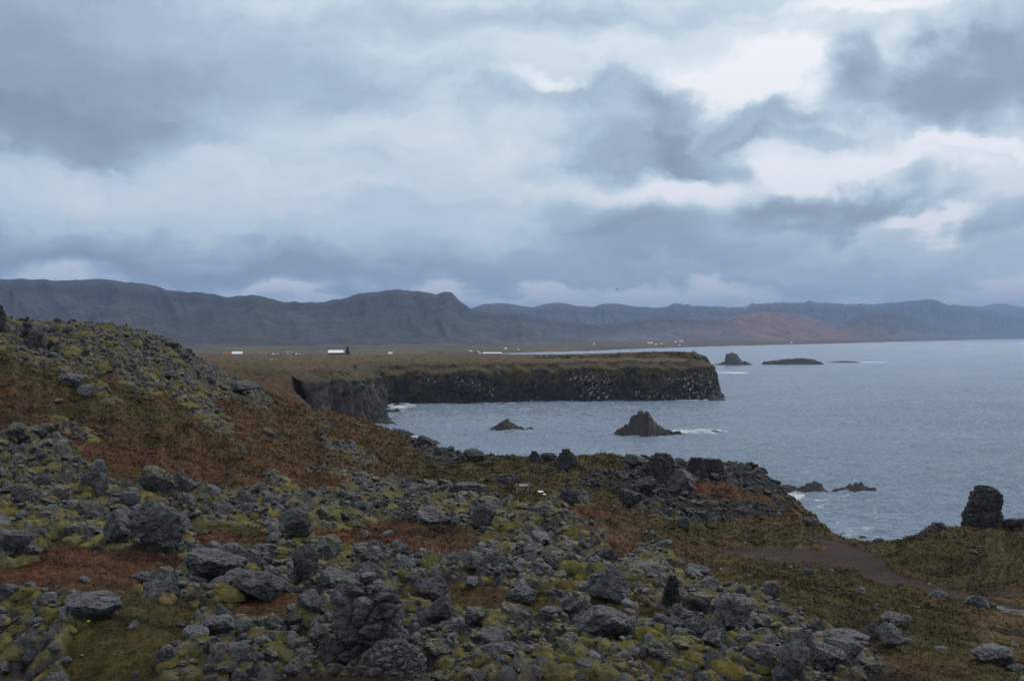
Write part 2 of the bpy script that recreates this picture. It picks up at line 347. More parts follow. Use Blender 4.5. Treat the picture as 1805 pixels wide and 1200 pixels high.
NORUB = [(950,868,70,12,0,1.6),(170,1008,150,34,-4,1.3),(400,960,90,22,10,1.3),(230,1120,110,30,0,1.2),(130,1165,150,22,0,1),(480,1085,90,20,0,.9),(860,1068,190,22,3,1.25),(700,965,150,24,4,1.3),
 (1180,1085,90,18,5,.8),(1600,1110,200,70,15,.9),(1080,950,1,1),(1250,870,60,16,5,.6),(1330,880,50,12,10,.5),(340,790,160,50,30,.5),(900,880,1,1),(560,860,60,14,0,.5),(1380,925,80,14,0,.8),(1400,945,120,18,8,1.2)]
REDS = [(170,1005,170,40,-4,1.3),(340,960,110,25,0,.9),(680,962,160,26,4,1.3),(1095,975,60,50,0,1.3),(270,690,190,26,28,1.1),(60,720,120,40,15,.8),(180,770,120,40,20,.7),(250,800,160,26,10,.9),
 (1250,858,70,16,5,1.1),(1060,905,90,14,8,.7),(1000,850,90,18,0,.4),(1340,880,60,12,10,.6),(640,850,100,30,0,.4),(1680,1175,160,18,0,.5),(660,660,40,20,0,.4),(520,1080,160,30,0,.25),(450,860,200,20,0,.5),(900,1062,220,20,0,.35),(220,635,60,12,0,.5),(20,620,50,20,0,.5)]
ORNG = [(420,780,330,110,25,1.2),(500,720,170,50,20,1.1),(330,860,200,50,10,.8),(60,630,90,30,0,.9),(200,1015,100,20,0,.6),(1240,990,80,24,15,.9),(1000,840,200,30,0,.2),(1380,1040,160,20,10,.5),(1350,895,100,14,10,.7),(900,940,1,1)]
GREEN = [(180,710,210,55,22,1.6),(120,690,150,40,15,.9),(230,1110,160,50,0,1.),(140,1170,200,40,0,1.),(1400,1060,260,60,8,1.1),(1680,970,170,45,8,1.2),(1620,1130,200,60,15,.9),(1250,1010,100,30,0,.8),
 (420,660,90,14,0,.8),(880,1070,200,24,0,.8),(450,930,80,20,0,.8),(1150,1010,120,30,0,.8),(1380,950,100,18,0,.6),(1180,930,120,25,0,.5),(950,845,220,45,0,1.3),(560,770,150,30,25,.5),(500,1110,150,30,0,.7)]
STRAW = [(850,630,600,9,0,1.1),(450,640,200,14,0,.9),(1230,985,60,22,10,.9),(1450,965,140,12,0,.7),(1700,940,140,12,0,.6),(1100,940,40,16,0,.9),(1300,1050,160,20,10,.4),(1780,1110,60,60,0,.6),(1000,600,1,1)]
PATHE = [(1330,978,70,9,3,1.1),(1440,985,120,17,5,1.4),(1530,1000,70,20,25,1.2),(1490,965,70,9,15,.9),(1620,1030,90,7,22,1.2),(1720,1054,90,7,18,1.2),(1810,1080,90,10,16,1.2),(1810,1046,70,6,5,.9),(1200,966,60,3,10,.7),(1790,938,60,3.5,3,1.)]
def fields(px, py, x, y):
    """ground cover at a spot: rubble amount, path amount, tint"""
    n = fbm(x * .35, y * .35, 1., 4); n2 = fbm(x * 1.3, y * 1.3, 7., 3)
    sc = np.clip(y / 60, .3, 4); nb = fbm(x * .16 / sc, y * .16 / sc, 3., 4)
    rub = ell(px, py, RUB) - 1.1 * ell(px, py, NORUB) + .55 * n + .25 * n2 + .75 * nb - .30
    rub = sst(.15, .50, rub)
    path = ell(px, py, PATHE) + .35 * n + .12 * n2
    path = np.where((px > 1130) & (py > 925), sst(.42, .62, path), 0)
    rub = rub * (1 - path)
    sx_ = np.clip(y / 90, 1, 1.3); wx, wy = x / sx_ + .35 * fbm(x * 1.1, y * 1.1, 51., 3), y / sx_ + .35 * fbm(x * 1.1, y * 1.1, 53., 3)
    b1, i1 = cells(wx * .95 + 300, wy * .95 + 300, 0., 'id'); b2, i2 = cells(wx * 2.6 + 300, wy * 2.6 + 300, 0., 'id')
    crust = ((.34 * i1 + .34) * b1 + (.26 * i2) * b2 - .30) * rub * sx_ ** .5
    C = lambda *c: np.array(c)
    w0 = np.full(np.shape(px), .45); col = C(.036, .028, .012) * w0[..., None]; tot = w0.copy()
    k = np.exp(2.4 * nb)
    for L, c, q in ((REDS, C(.082, .028, .018), 5.), (ORNG, C(.070, .036, .014), 9.), (GREEN, C(.034, .036, .008), 13.), (STRAW, C(.125, .088, .042), 17.)):
        e = np.clip(ell(px, py, L), 0, 1.5) * np.exp(2.6 * fbm(x * .22 / np.sqrt(sc), y * .22 / np.sqrt(sc), q, 4)) + .10 * np.exp(3. * fbm(x * .5, y * .5, q + 2, 3))
        col = col + e[..., None] * c; tot = tot + e
    col = col / tot[..., None]
    dk = sst(.10, -.30, fbm(x * .45, y * .45, 21., 5)); col = col * (1 - .62 * dk[..., None]) * (1 + .35 * fbm(x * .2, y * .2, 25., 4)[..., None])
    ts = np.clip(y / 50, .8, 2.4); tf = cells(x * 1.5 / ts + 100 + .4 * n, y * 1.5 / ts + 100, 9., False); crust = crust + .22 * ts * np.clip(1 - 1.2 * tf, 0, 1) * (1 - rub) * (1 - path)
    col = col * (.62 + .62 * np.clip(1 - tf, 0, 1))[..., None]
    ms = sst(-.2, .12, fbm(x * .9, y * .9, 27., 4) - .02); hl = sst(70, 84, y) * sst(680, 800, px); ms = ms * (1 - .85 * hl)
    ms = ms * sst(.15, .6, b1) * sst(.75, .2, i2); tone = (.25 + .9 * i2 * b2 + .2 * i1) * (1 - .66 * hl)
    rc = C(.060, .060, .064) * tone[..., None] * (1 - ms[..., None]) + C(.130, .113, .052) * ms[..., None]
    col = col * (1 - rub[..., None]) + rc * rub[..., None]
    pv_ = fbm(x * .5 + y * .3, y * 2.2 - x * .6, 44., 4); pc = C(.038, .026, .023) * (1 + .3 * n[..., None] + .7 * pv_[..., None])
    col = col * (1 - path[..., None]) + pc * path[..., None]
    return rub, path, col, crust
def land(px, D, full=True):
    x = W(px, D); y = np.broadcast_to(D, np.shape(x)).astype(float)
    z = smooth_z(px, D); sy = CY + (EYE - z) / D * F
    rub, path, col, crust = fields(px, sy, x, y)
    if not full: return x, y, z, sy, rub, path, col
    near = np.clip(D / 25, .35, 1) * np.where(px > 1150, .6, 1)
    rel = (.30 * fbm(x * .9, y * .9, 2., 4, .55, True) + .22 * fbm(x * 2.2, y * 2.2, 4., 4)) * rub
    rel = rel + (.55 * fbm(x * .12, y * .12, 11., 3) + .30 * fbm(x * .7, y * .7, 12., 4) + .55 * fbm(x * .28, y * .28, 14., 4) * sst(30, 60, y)) * (1 - .3 * rub)
    z = z + rel * near * (1 - .85 * path) - (.10 - .07 * fbm(x * 1.3, y * 1.3, 61., 4)) * path + crust * np.interp(D, [10, 30, 60], [.5, .72, 1])
    steep = sst(120, 190, D) * sst(60, 20, np.abs(px - 400) * .1 + 0) * 0
    s = coast_dist(x, y).reshape(np.shape(x))
    wd = np.where(D > 245, 3.0, np.where(px > 1380, 8., 14.0))
    wd = np.where((D > 640), 60., wd)
    ow = fbm(x * .08, y * .08, 31., 3) * np.where(D > 245, 0, 4)
    k = sst(-.5, 1, (s + ow - np.where((D > 245) & (D < 640), 4.5, 0)) / wd); z = -4 + (z + 4) * k
    return x, y, z, sy, rub, path, col

cols = np.concatenate([np.linspace(-800, -40, 130)[:-1], np.linspace(-40, 1845, 1120), np.linspace(1845, 2600, 130)[1:]])
rows = np.exp(np.concatenate([np.linspace(math.log(1.2), math.log(11), 50)[:-1], np.linspace(math.log(11), math.log(240), 640)[:-1], np.linspace(math.log(240), math.log(1200), 230)]))
GP, GD = np.meshgrid(cols, rows)
gx, gy, gz, gsy, grub, gpath, gcol = land(GP, GD)
V = np.stack([gx, gy, gz], -1).reshape(-1, 3); Fg = grid_faces(*GP.shape)
pm = gpath.ravel()[Fg].mean(1) > .5
keep = gz.ravel()[Fg].max(1) > -3.5
wet = ell(GP, gsy, [(1340,978,60,4,5,.8),(1410,990,50,3,5,.6),(1500,1005,60,8,10,.7),(1800,1075,70,9,10,1),(1740,1062,40,5,15,.7)])
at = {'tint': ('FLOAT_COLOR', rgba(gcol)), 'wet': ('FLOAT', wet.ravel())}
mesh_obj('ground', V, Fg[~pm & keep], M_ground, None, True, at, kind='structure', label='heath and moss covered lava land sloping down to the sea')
used = np.unique(Fg[pm]); mp = np.full(len(V), -1); mp[used] = np.arange(len(used))
mesh_obj('path', V[used], mp[Fg[pm]], M_path, None, True, {'tint': ('FLOAT_COLOR', rgba(gcol)[used]), 'wet': ('FLOAT', wet.ravel()[used])}, kind='structure', label='dark muddy footpath with wet patches winding past the grassy mound')
# where a spot of the photograph lies on the land: first crossing going outwards
SYV = CY + (EYE - gz) / GD * F
def locate(px, py):
    j = int(np.clip(np.searchsorted(cols, px), 0, len(cols) - 1)); c = SYV[:, j]
    ok = np.where((c <= py) & (rows > 8))[0]
    i = ok[0] if len(ok) else len(rows) - 1
    return rows[i], i, j
def zat(x, y):
    px = CX + x / y * F; fj = np.interp(px, cols, np.arange(len(cols))); fi = np.interp(y, rows, np.arange(len(rows)))
    i = np.minimum(fi.astype(int), len(rows) - 2); j = np.minimum(fj.astype(int), len(cols) - 2); a = fi - i; b = fj - j
    return gz[i, j] * (1 - a) * (1 - b) + gz[i + 1, j] * a * (1 - b) + gz[i, j + 1] * (1 - a) * b + gz[i + 1, j + 1] * a * b

# ------------------------------------------------------------------ sea cliffs: the steep faces of the plateau
def cliff(px0, px1_idx, name, label, moss=1., grey=0., guano=1., lean=2.5):
    pts = PX[px0:px1_idx + 1]; seg = np.r_[0, np.cumsum(np.hypot(*np.diff(pts, axis=0).T))]
    n = int(seg[-1] / .55); s = np.linspace(0, seg[-1], n)
    x = np.interp(s, seg, pts[:, 0]); y = np.interp(s, seg, pts[:, 1])
    k = np.hanning(17); k /= k.sum(); xs = np.convolve(np.pad(x, 8, 'edge'), k, 'valid'); ys = np.convolve(np.pad(y, 8, 'edge'), k, 'valid')
    tx, ty = np.gradient(xs), np.gradient(ys); L = np.hypot(tx, ty) + 1e-9; nx, ny = ty / L, -tx / L     # towards the sea
    tt = np.linspace(0, 1, 46); T, _ = np.meshgrid(tt, s, indexing='ij')
    zi = zat(xs - nx * 8, ys - ny * 8); zi = np.maximum(zi, 4)
    Z = -1.5 + (zi[None] + 1.6) * T
    col = fbm(s * .16, 0 * s, 3., 4)[None]; colf = fbm(s[None] * .5, Z * .10, 5., 4); blk = fbm(s[None] * .35, Z * .35, 9., 4, .5, True)
    off = .6 - (lean + 1.6) * T ** 1.4 + 2.6 * col + 1.9 * colf + 1.0 * blk + 2.5 * np.exp(-T * 9) * (1 + blk)
    top = sst(.86, 1, T); off = off * (1 - top) + (-7.4) * top; off = off + grey * (3.0 * colf + 3.0 * col - 1) * sst(0, .15, T) * (1 - top)
    Z = Z + top * (1.6 * fbm(s * .06, 0 * s, 77., 4)[None] + .3)
    Vx = xs[None] + nx[None] * off; Vy = ys[None] + ny[None] * off
    C = np.array
    q = fbm(s[None] * .12, Z * .25, 15., 4)
    rock = C([.017, .018, .020]) * (1 + .5 * blk[..., None]) * (1 - grey) + C([.062, .060, .058]) * (1 + .4 * blk[..., None]) * grey
    g = sst(.46 + .3 * grey, .86 + .1 * grey, T + .95 * q + .45 * fbm(s[None] * .7, Z * .1, 40., 3)) * moss
    gr = C([.050, .044, .016]) + 0 * rock; gr = gr * (1 + .5 * fbm(s[None] * .4, Z * .5, 23., 3)[..., None])
    c = rock * (1 - g[..., None]) + gr * g[..., None]
    bro = sst(.08, .02, T)[..., None]; c = c * (1 - bro) + C([.06, .035, .028]) * bro
    if grey: st = (sst(.15, .45, fbm(s[None] * .28, Z * .03, 50., 3)) * sst(.55, .3, T))[..., None] * .8; c = c * (1 - st) + C([.16, .09, .03]) * st
    tg = sst(.84, .93, T + .04 * q)[..., None] * (.9 if grey > .5 else .5); c = c * (1 - tg) + C([.070, .050, .022]) * (1 + .5 * q[..., None]) * tg
    gm = sst(.05, .35, fbm(s[None] * .07, Z * .12, 60., 3)); gs = sst(.16, .3, fbm(s[None] * 1.7, Z * .7, 66., 4, .75))
    gm = np.maximum(gm, (1 - sst(.3, 1.1, np.abs((Vx / Vy * F + CX) - 1045) / 45)) + (1 - sst(.3, 1.1, np.abs((Vx / Vy * F + CX) - 1225) / 45))); gu = (gm * gs * sst(.08, .2, T) * sst(.85, .6, T) * guano)[..., None]; c = c * (1 - gu) + C([.42, .42, .43]) * gu
    P = np.stack([Vx, Vy, Z], -1).reshape(-1, 3)
    mesh_obj(name, P, grid_faces(*T.shape), M_cliff, None, True, {'tint': ('FLOAT_COLOR', rgba(np.clip(c, .005, 1)))}, kind='structure', label=label)
cliff(23, 29, 'sea_cliff', 'grey weathered cliff with ochre streaks above the cove', .7, 1., .0, 1.)
cliff(28, 43, 'sea_cliff', 'long dark basalt sea cliff with moss drapes and white bird droppings', 1., 0., 1.)
cliff(45, 54, 'sea_cliff', 'second dark cliff line behind the first, on the far headland', .8, .25, .3)

# ------------------------------------------------------------------ far coast and mountains
BEACH = [(-3000,900),(300,1100),(700,1300),(900,1640),(1040,1860),(1240,2580),(1400,3300),(1500,3900),(1650,5800),(1805,9800),(2000,16000),(3600,19000)]
BASE = [(-3000,2000),(0,2100),(600,2400),(900,3000),(1300,4700),(1500,5500),(1650,7800),(1805,11500),(2000,18500),(3600,21000)]
c2 = np.linspace(-2400, 3500, 900)
tt = np.linspace(0, 1, 70) ** 1.3
P2, T2 = np.meshgrid(c2, tt); Db = interp(P2, BEACH); Dm = interp(P2, BASE) * 1.08; D2 = Db * .985 + (Dm - Db * .985) * T2
x2, y2 = W(P2, D2), D2
z2 = -2 + sst(0, .03, T2) * 3.6 + 5 * T2 + 3 * T2 ** 3
s2 = D2 / 1500
f1 = fbm(x2 / 900, y2 / 300, 1., 4); f2 = fbm(x2 / 200, y2 / 120, 5., 4)
C = np.array
cc = C([.115, .085, .050]) * (1 + .5 * f2[..., None]); gk = sst(.0, .3, f1)[..., None]; cc = cc * (1 - .7 * gk) + C([.09, .105, .035]) * gk * .7
bk = sst(.10, .02, T2)[..., None]; cc = cc * (1 - bk) + C([.13, .075, .060]) * bk
mesh_obj('coastal_plain', np.stack([x2, y2, z2], -1).reshape(-1, 3), grid_faces(*P2.shape), M_mount, None, True, {'tint': ('FLOAT_COLOR', rgba(cc))}, kind='structure', label='flat farmland and brown beach at the foot of the mountains')

def mountain(name, label, crest, dbase, dcrest, c_lo, c_hi, pink=0, seed=0., gul=1., rim=.72):
    cs = np.linspace(crest[0][0], crest[-1][0], 1500)
    t = np.concatenate([np.linspace(0, 1, 150), np.linspace(1, 2, 30)[1:]])
    Pp, T = np.meshgrid(cs, t); Db = interp(Pp, dbase); Dc = interp(Pp, dcrest) if isinstance(dcrest, list) else Db * dcrest; D0 = Db + (Dc - Db) * T
    top = (CY - interp(Pp, crest)) / F * Dc + EYE + fbm(Pp / 26, 0 * Pp, seed, 4) * 6 * Dc / 5000
    sx = Pp * Dc / F
    T1 = np.clip(T, 0, 1)
    gw = fbm(sx / 260 + .5 * T1, T1 * 1.1, seed + 3, 5, .55, True); big = fbm(sx / 900, T1 * 1.3, seed + 9, 3)
    g0 = .34 * T1 ** 1.5 + .66 * (.55 * sst(.22, .80, T1) + .45 * sst(.62, 1.0, T1))
    T1w = np.clip(T1 + .16 * gw * gul * T1 * (1 - T1) * 4 + .22 * big * T1 * (1 - T1) * 4, 0, 1)
    g = .30 * T1w ** 1.4 + .46 * sst(.15, .82, T1w) + .24 * sst(.55, .95, T1w)
    z = 1 + (top - 1) * g
    z = np.where(T > 1, top * (1 - .9 * (T - 1) ** 1.2) , z)
    x, y = W(Pp, D0), D0
    q = fbm(sx / 60, T1 * 3, seed + 20, 4); h = fbm(sx / 500, T1 * 5, seed + 30, 4)
    c = C(c_lo) * (1 - T1[..., None]) * (1 + 1.5 * sst(700, 1250, Pp)[..., None]) + C(c_hi) * T1[..., None]
    c = c * (1 + .7 * h[..., None] + .45 * q[..., None])
    scr = sst(.15, .5, fbm(sx / 75 + 2.2 * T1 + .8 * gw, T1 * 1.6, seed + 40, 4, .6)) * sst(.1, .3, T1) * sst(.9, .6, T1)
    scr = scr * (.2 + .6 * sst(700, 1150, Pp)); c = c * (1 - scr[..., None]) + C([.18, .14, .122]) * scr[..., None]
    band = sst(.08, .0, np.abs(T1w - rim - .05 * h)) * sst(-.3, .3, q + .2); c = c * (1 - .6 * band[..., None])
    if pink:
        pk = ell(Pp, CY - (z - EYE) / D0 * F, [(1390,575,110,34,12,1.2),(1300,580,120,25,0,.5),(1500,590,130,12,0,.6)])
        pk = np.clip(pk * (1 - .3 * sst(-.2, .5, gw)), 0, 1)[..., None]; c = c * (1 - pk) + C([.20, .115, .095]) * pk
    if seed == 7.:
        sn = sst(.82, .95, T1) * sst(.05, .3, q + .1) * sst(1150, 1230, Pp) * sst(1560, 1500, Pp); c = c * (1 - sn[..., None]) + .55 * sn[..., None]
    mesh_obj(name, np.stack([x, y, z], -1).reshape(-1, 3), grid_faces(*Pp.shape), M_mount, None, True, {'tint': ('FLOAT_COLOR', rgba(np.clip(c, .005, 1)))}, kind='structure', label=label)
mountain('mountain', 'dark blue escarpment with a flat topped knob above the plain',
 [(-2400,470),(-600,470),(-100,492),(0,494),(90,496),(180,493),(255,502),(272,505),(292,512),(340,517),(400,526),(450,528),(500,536),(560,537),(600,532),(650,518),(700,511),(745,516),(768,519),(782,515),(796,516),(812,532),(828,543),(850,552),
 (900,553),(960,560),(1010,567),(1060,573),(1100,568),(1160,558),(1210,557),(1260,562),(1300,556),(1350,549),(1390,552),(1430,560),(1470,574),(1490,568),(1520,552),(1560,546),(1590,550),(1625,566),(1660,580),(1720,589),(1800,594)],
 [(-2400,1500),(0,1700),(600,1900),(900,2500),(1100,3300),(1300,4300),(1500,5200),(1650,7300),(1800,10500)], [(-2400,3600),(0,4100),(600,4500),(900,5100),(1300,6500),(1500,7600),(1650,10000),(1800,14500)], (.056,.054,.056), (.028,.032,.042), 1, 0.)
mountain('mountain', 'hazier blue ridge with a thin line of peaks behind the escarpment',
 [(760,560),(800,548),(832,543),(852,536),(880,534),(905,537),(940,542),(958,536),(985,533),(1010,538),(1042,541),(1060,536),(1085,535),(1110,539),(1150,542),(1176,541),(1188,535),(1200,535),(1230,539),(1290,541),(1312,541),(1326,535),(1380,533),(1420,533),(1426,529),(1436,533),(1480,535),(1540,536),(1575,533),(1600,531),(1640,527),(1652,529),(1670,538),(1700,540),(1730,545),(1800,560),(1870,578),(1950,594)],
 [(760,6000),(1300,7500),(1600,9500),(1800,11000),(1950,12000)], 1.3, (.05,.046,.042), (.034,.034,.038), 0, 7.)
mountain('mountain', 'farthest pale blue range at the end of the bay',
 [(1480,560),(1600,548),(1680,537),(1730,540),(1750,536),(1770,535),(1800,541),(1850,536),(1950,520),(2200,515),(2600,500),(3500,520)],
 [(1480,14000),(1800,14500),(2100,19000),(3500,20000)], 1.25, (.06,.06,.05), (.05,.055,.05), 0, 13.)

# ------------------------------------------------------------------ sea
c3 = np.concatenate([np.linspace(-1500, 380, 60)[:-1], np.linspace(380, 1860, 800), np.linspace(1860, 3600, 120)[1:]])
r3 = np.exp(np.concatenate([np.linspace(math.log(50), math.log(110), 20)[:-1], np.linspace(math.log(110), math.log(1500), 780)[:-1], np.linspace(math.log(1500), math.log(40000), 160)]))
P3, D3 = np.meshgrid(c3, r3); x3, y3 = W(P3, D3), D3
fa = np.clip(1.4 - D3 / 2200, 0, 1)
xr, yr = x3 * .94 + y3 * .34, -x3 * .34 + y3 * .94
wv = .30 * fbm(xr / 3.4, yr / 1.5, 14., 2, .6) * sst(700, 250, D3) + .62 * fbm(xr / 17, yr / 7.5, 1., 3, .55) +    .58 * fbm(xr / 6.5, yr / 3.2, 4., 3, .6, True) * sst(1000, 300, D3) + .35 * fbm(x3 / 60, y3 / 26, 9., 2)
foamE = [(1110,704,95,3.2,0,1),(1200,706,70,2.4,0,.9),(880,712,38,2,0,.9),(960,707,40,1.6,0,.6),(710,715,35,5,0,.9),(700,723,20,8,0,.8),(690,745,14,6,0,.7),(735,771,18,3,0,1),
 (1225,762,75,4,0,1.1),(1150,768,70,3,0,.8),(895,760,40,2.5,0,.55),(1285,657,32,2.0,0,1),(1320,657,40,1.5,0,.6),(1285,643,30,1.3,0,.6),(1400,642,70,1.3,0,.55),(1540,638,35,1.2,0,1),(1500,639,30,1.,0,.6),
 (1390,878,26,9,0,.9),(1450,880,80,8,0,.7),(1520,868,30,6,0,.8),(1420,900,60,14,0,.4),(1500,900,80,14,0,.35),(1520,945,60,16,0,.75),(1450,925,40,14,0,.7),(680,700,30,4,0,.5)]
sy3 = CY + EYE / D3 * F
foam = np.clip(ell(P3, sy3, foamE), 0, 1.2) * .55 + .02
foam = foam + .12 * sst(.55, .9, fbm(x3 / 30, y3 / 16, 33., 3) + .5 * wv) * 1.
mesh_obj('sea', np.stack([x3, y3, wv * fa * 1.0], -1).reshape(-1, 3), grid_faces(*P3.shape), M_sea, None, True, {'foam': ('FLOAT', foam.ravel())}, kind='structure', label='slate blue choppy sea with foam round the rocks')

# ------------------------------------------------------------------ rocks
def ico(n):
    g = (1 + 5 ** .5) / 2
    v = [(-1,g,0),(1,g,0),(-1,-g,0),(1,-g,0),(0,-1,g),(0,1,g),(0,-1,-g),(0,1,-g),(g,0,-1),(g,0,1),(-g,0,-1),(-g,0,1)]
    f = [(0,11,5),(0,5,1),(0,1,7),(0,7,10),(0,10,11),(1,5,9),(5,11,4),(11,10,2),(10,7,6),(7,1,8),(3,9,4),(3,4,2),(3,2,6),(3,6,8),(3,8,9),(4,9,5),(2,4,11),(6,2,10),(8,6,7),(9,8,1)]
    v = [np.array(a, float) / np.linalg.norm(a) for a in v]
    for _ in range(n):
        cache, nf = {}, []
        def mid(a, b):
            k = (min(a, b), max(a, b))
            if k not in cache: m = v[a] + v[b]; v.append(m / np.linalg.norm(m)); cache[k] = len(v) - 1
            return cache[k]
        for a, b, c in f:
            ab, bc, ca = mid(a, b), mid(b, c), mid(c, a); nf += [(a, ab, ca), (b, bc, ab), (c, ca, bc), (ab, bc, ca)]
        f = nf
    return np.array(v), np.array(f)
ICO = [ico(i) for i in range(6)]
def rock_shape(lv, seed, rough=.12, planes=13, sharp=.8):
    """a lump cut by random planes, then roughened"""
    v, f = ICO[lv]; r = np.random.default_rng(seed)
    n = r.normal(size=(planes, 3)); n /= np.linalg.norm(n, axis=1)[:, None]; d = r.uniform(.52, 1.0, planes)
    rad = np.min(d[None] / np.maximum(v @ n.T, .18), axis=1); rad = np.minimum(rad, 1.15) * sharp + (1 - sharp) * .85
    k = seed * 3.7
    rad = rad * (1 + rough * fbm(v[:, 0] * 1.7 + k, v[:, 1] * 1.7, v[:, 2] * 1.7, 3, .6, True) + rough * .9 * fbm(v[:, 0] * 4.5 + k, v[:, 1] * 4.5 + k, v[:, 2] * 4.5, 3, .6, True) * (lv > 1))
    if lv > 1: rad = rad * (.88 + .12 * cells(v[:, 0] * 1.5 + k, v[:, 1] * 1.5 + 40, v[:, 2] * 1.5 + 40)) * (.97 + .03 * cells(v[:, 0] * 4 + k, v[:, 1] * 4 + 40, v[:, 2] * 4 + 40))
    return v * rad[:, None], f
def rotz(P, a): c, s = np.cos(a), np.sin(a); return np.stack([P[..., 0] * c - P[..., 1] * s, P[..., 0] * s + P[..., 1] * c, P[..., 2]], -1)

# scattered positions, denser where rubble lies
N = 80000
pi_ = rng.integers(0, len(rows), N * 3); pj = rng.integers(0, len(cols), N * 3)
sel = (rows[pi_] > 9) & (rows[pi_] < 210) & (gz[pi_, pj] > 1.0)
pi_, pj = pi_[sel], pj[sel]
# per-spot size on the picture falls with grazing view, so weight rows by how much of the picture they fill
dy = np.abs(np.gradient(SYV, axis=0)); wrow = np.clip(dy[pi_, pj] / 1.2, .05, 1.5)
pr = (grub[pi_, pj] ** 1.3 * wrow + .013) * (gpath[pi_, pj] < .1)
pk = rng.random(len(pi_)) < np.clip(pr * .62 * np.interp(rows[pi_], [20, 60], [.6, 1.25]), 0, 1)
pi_, pj = pi_[pk], pj[pk]
perm = rng.permutation(len(pi_))[:19000]; pi_, pj = pi_[perm], pj[perm]
rx, ry = gx[pi_, pj], gy[pi_, pj]
szpx = np.clip(rng.lognormal(0, .60, len(rx)) * np.interp(ry, [15, 40, 90], [5.2, 3.4, 2.5]), 1.6, 26)                # half width in photo pixels
szw = np.clip(szpx * ry / F, .03, .46)                                # half width in metres
cl = fbm(rx * .30, ry * .30, 71., 3); szw *= np.exp(.7 * cl)                      # big ones keep company
hid = SYV[pi_, pj]; inview = (cols[pj] > -25) & (cols[pj] < 1830) & (hid < 1235)
rad_px = szw / ry * F

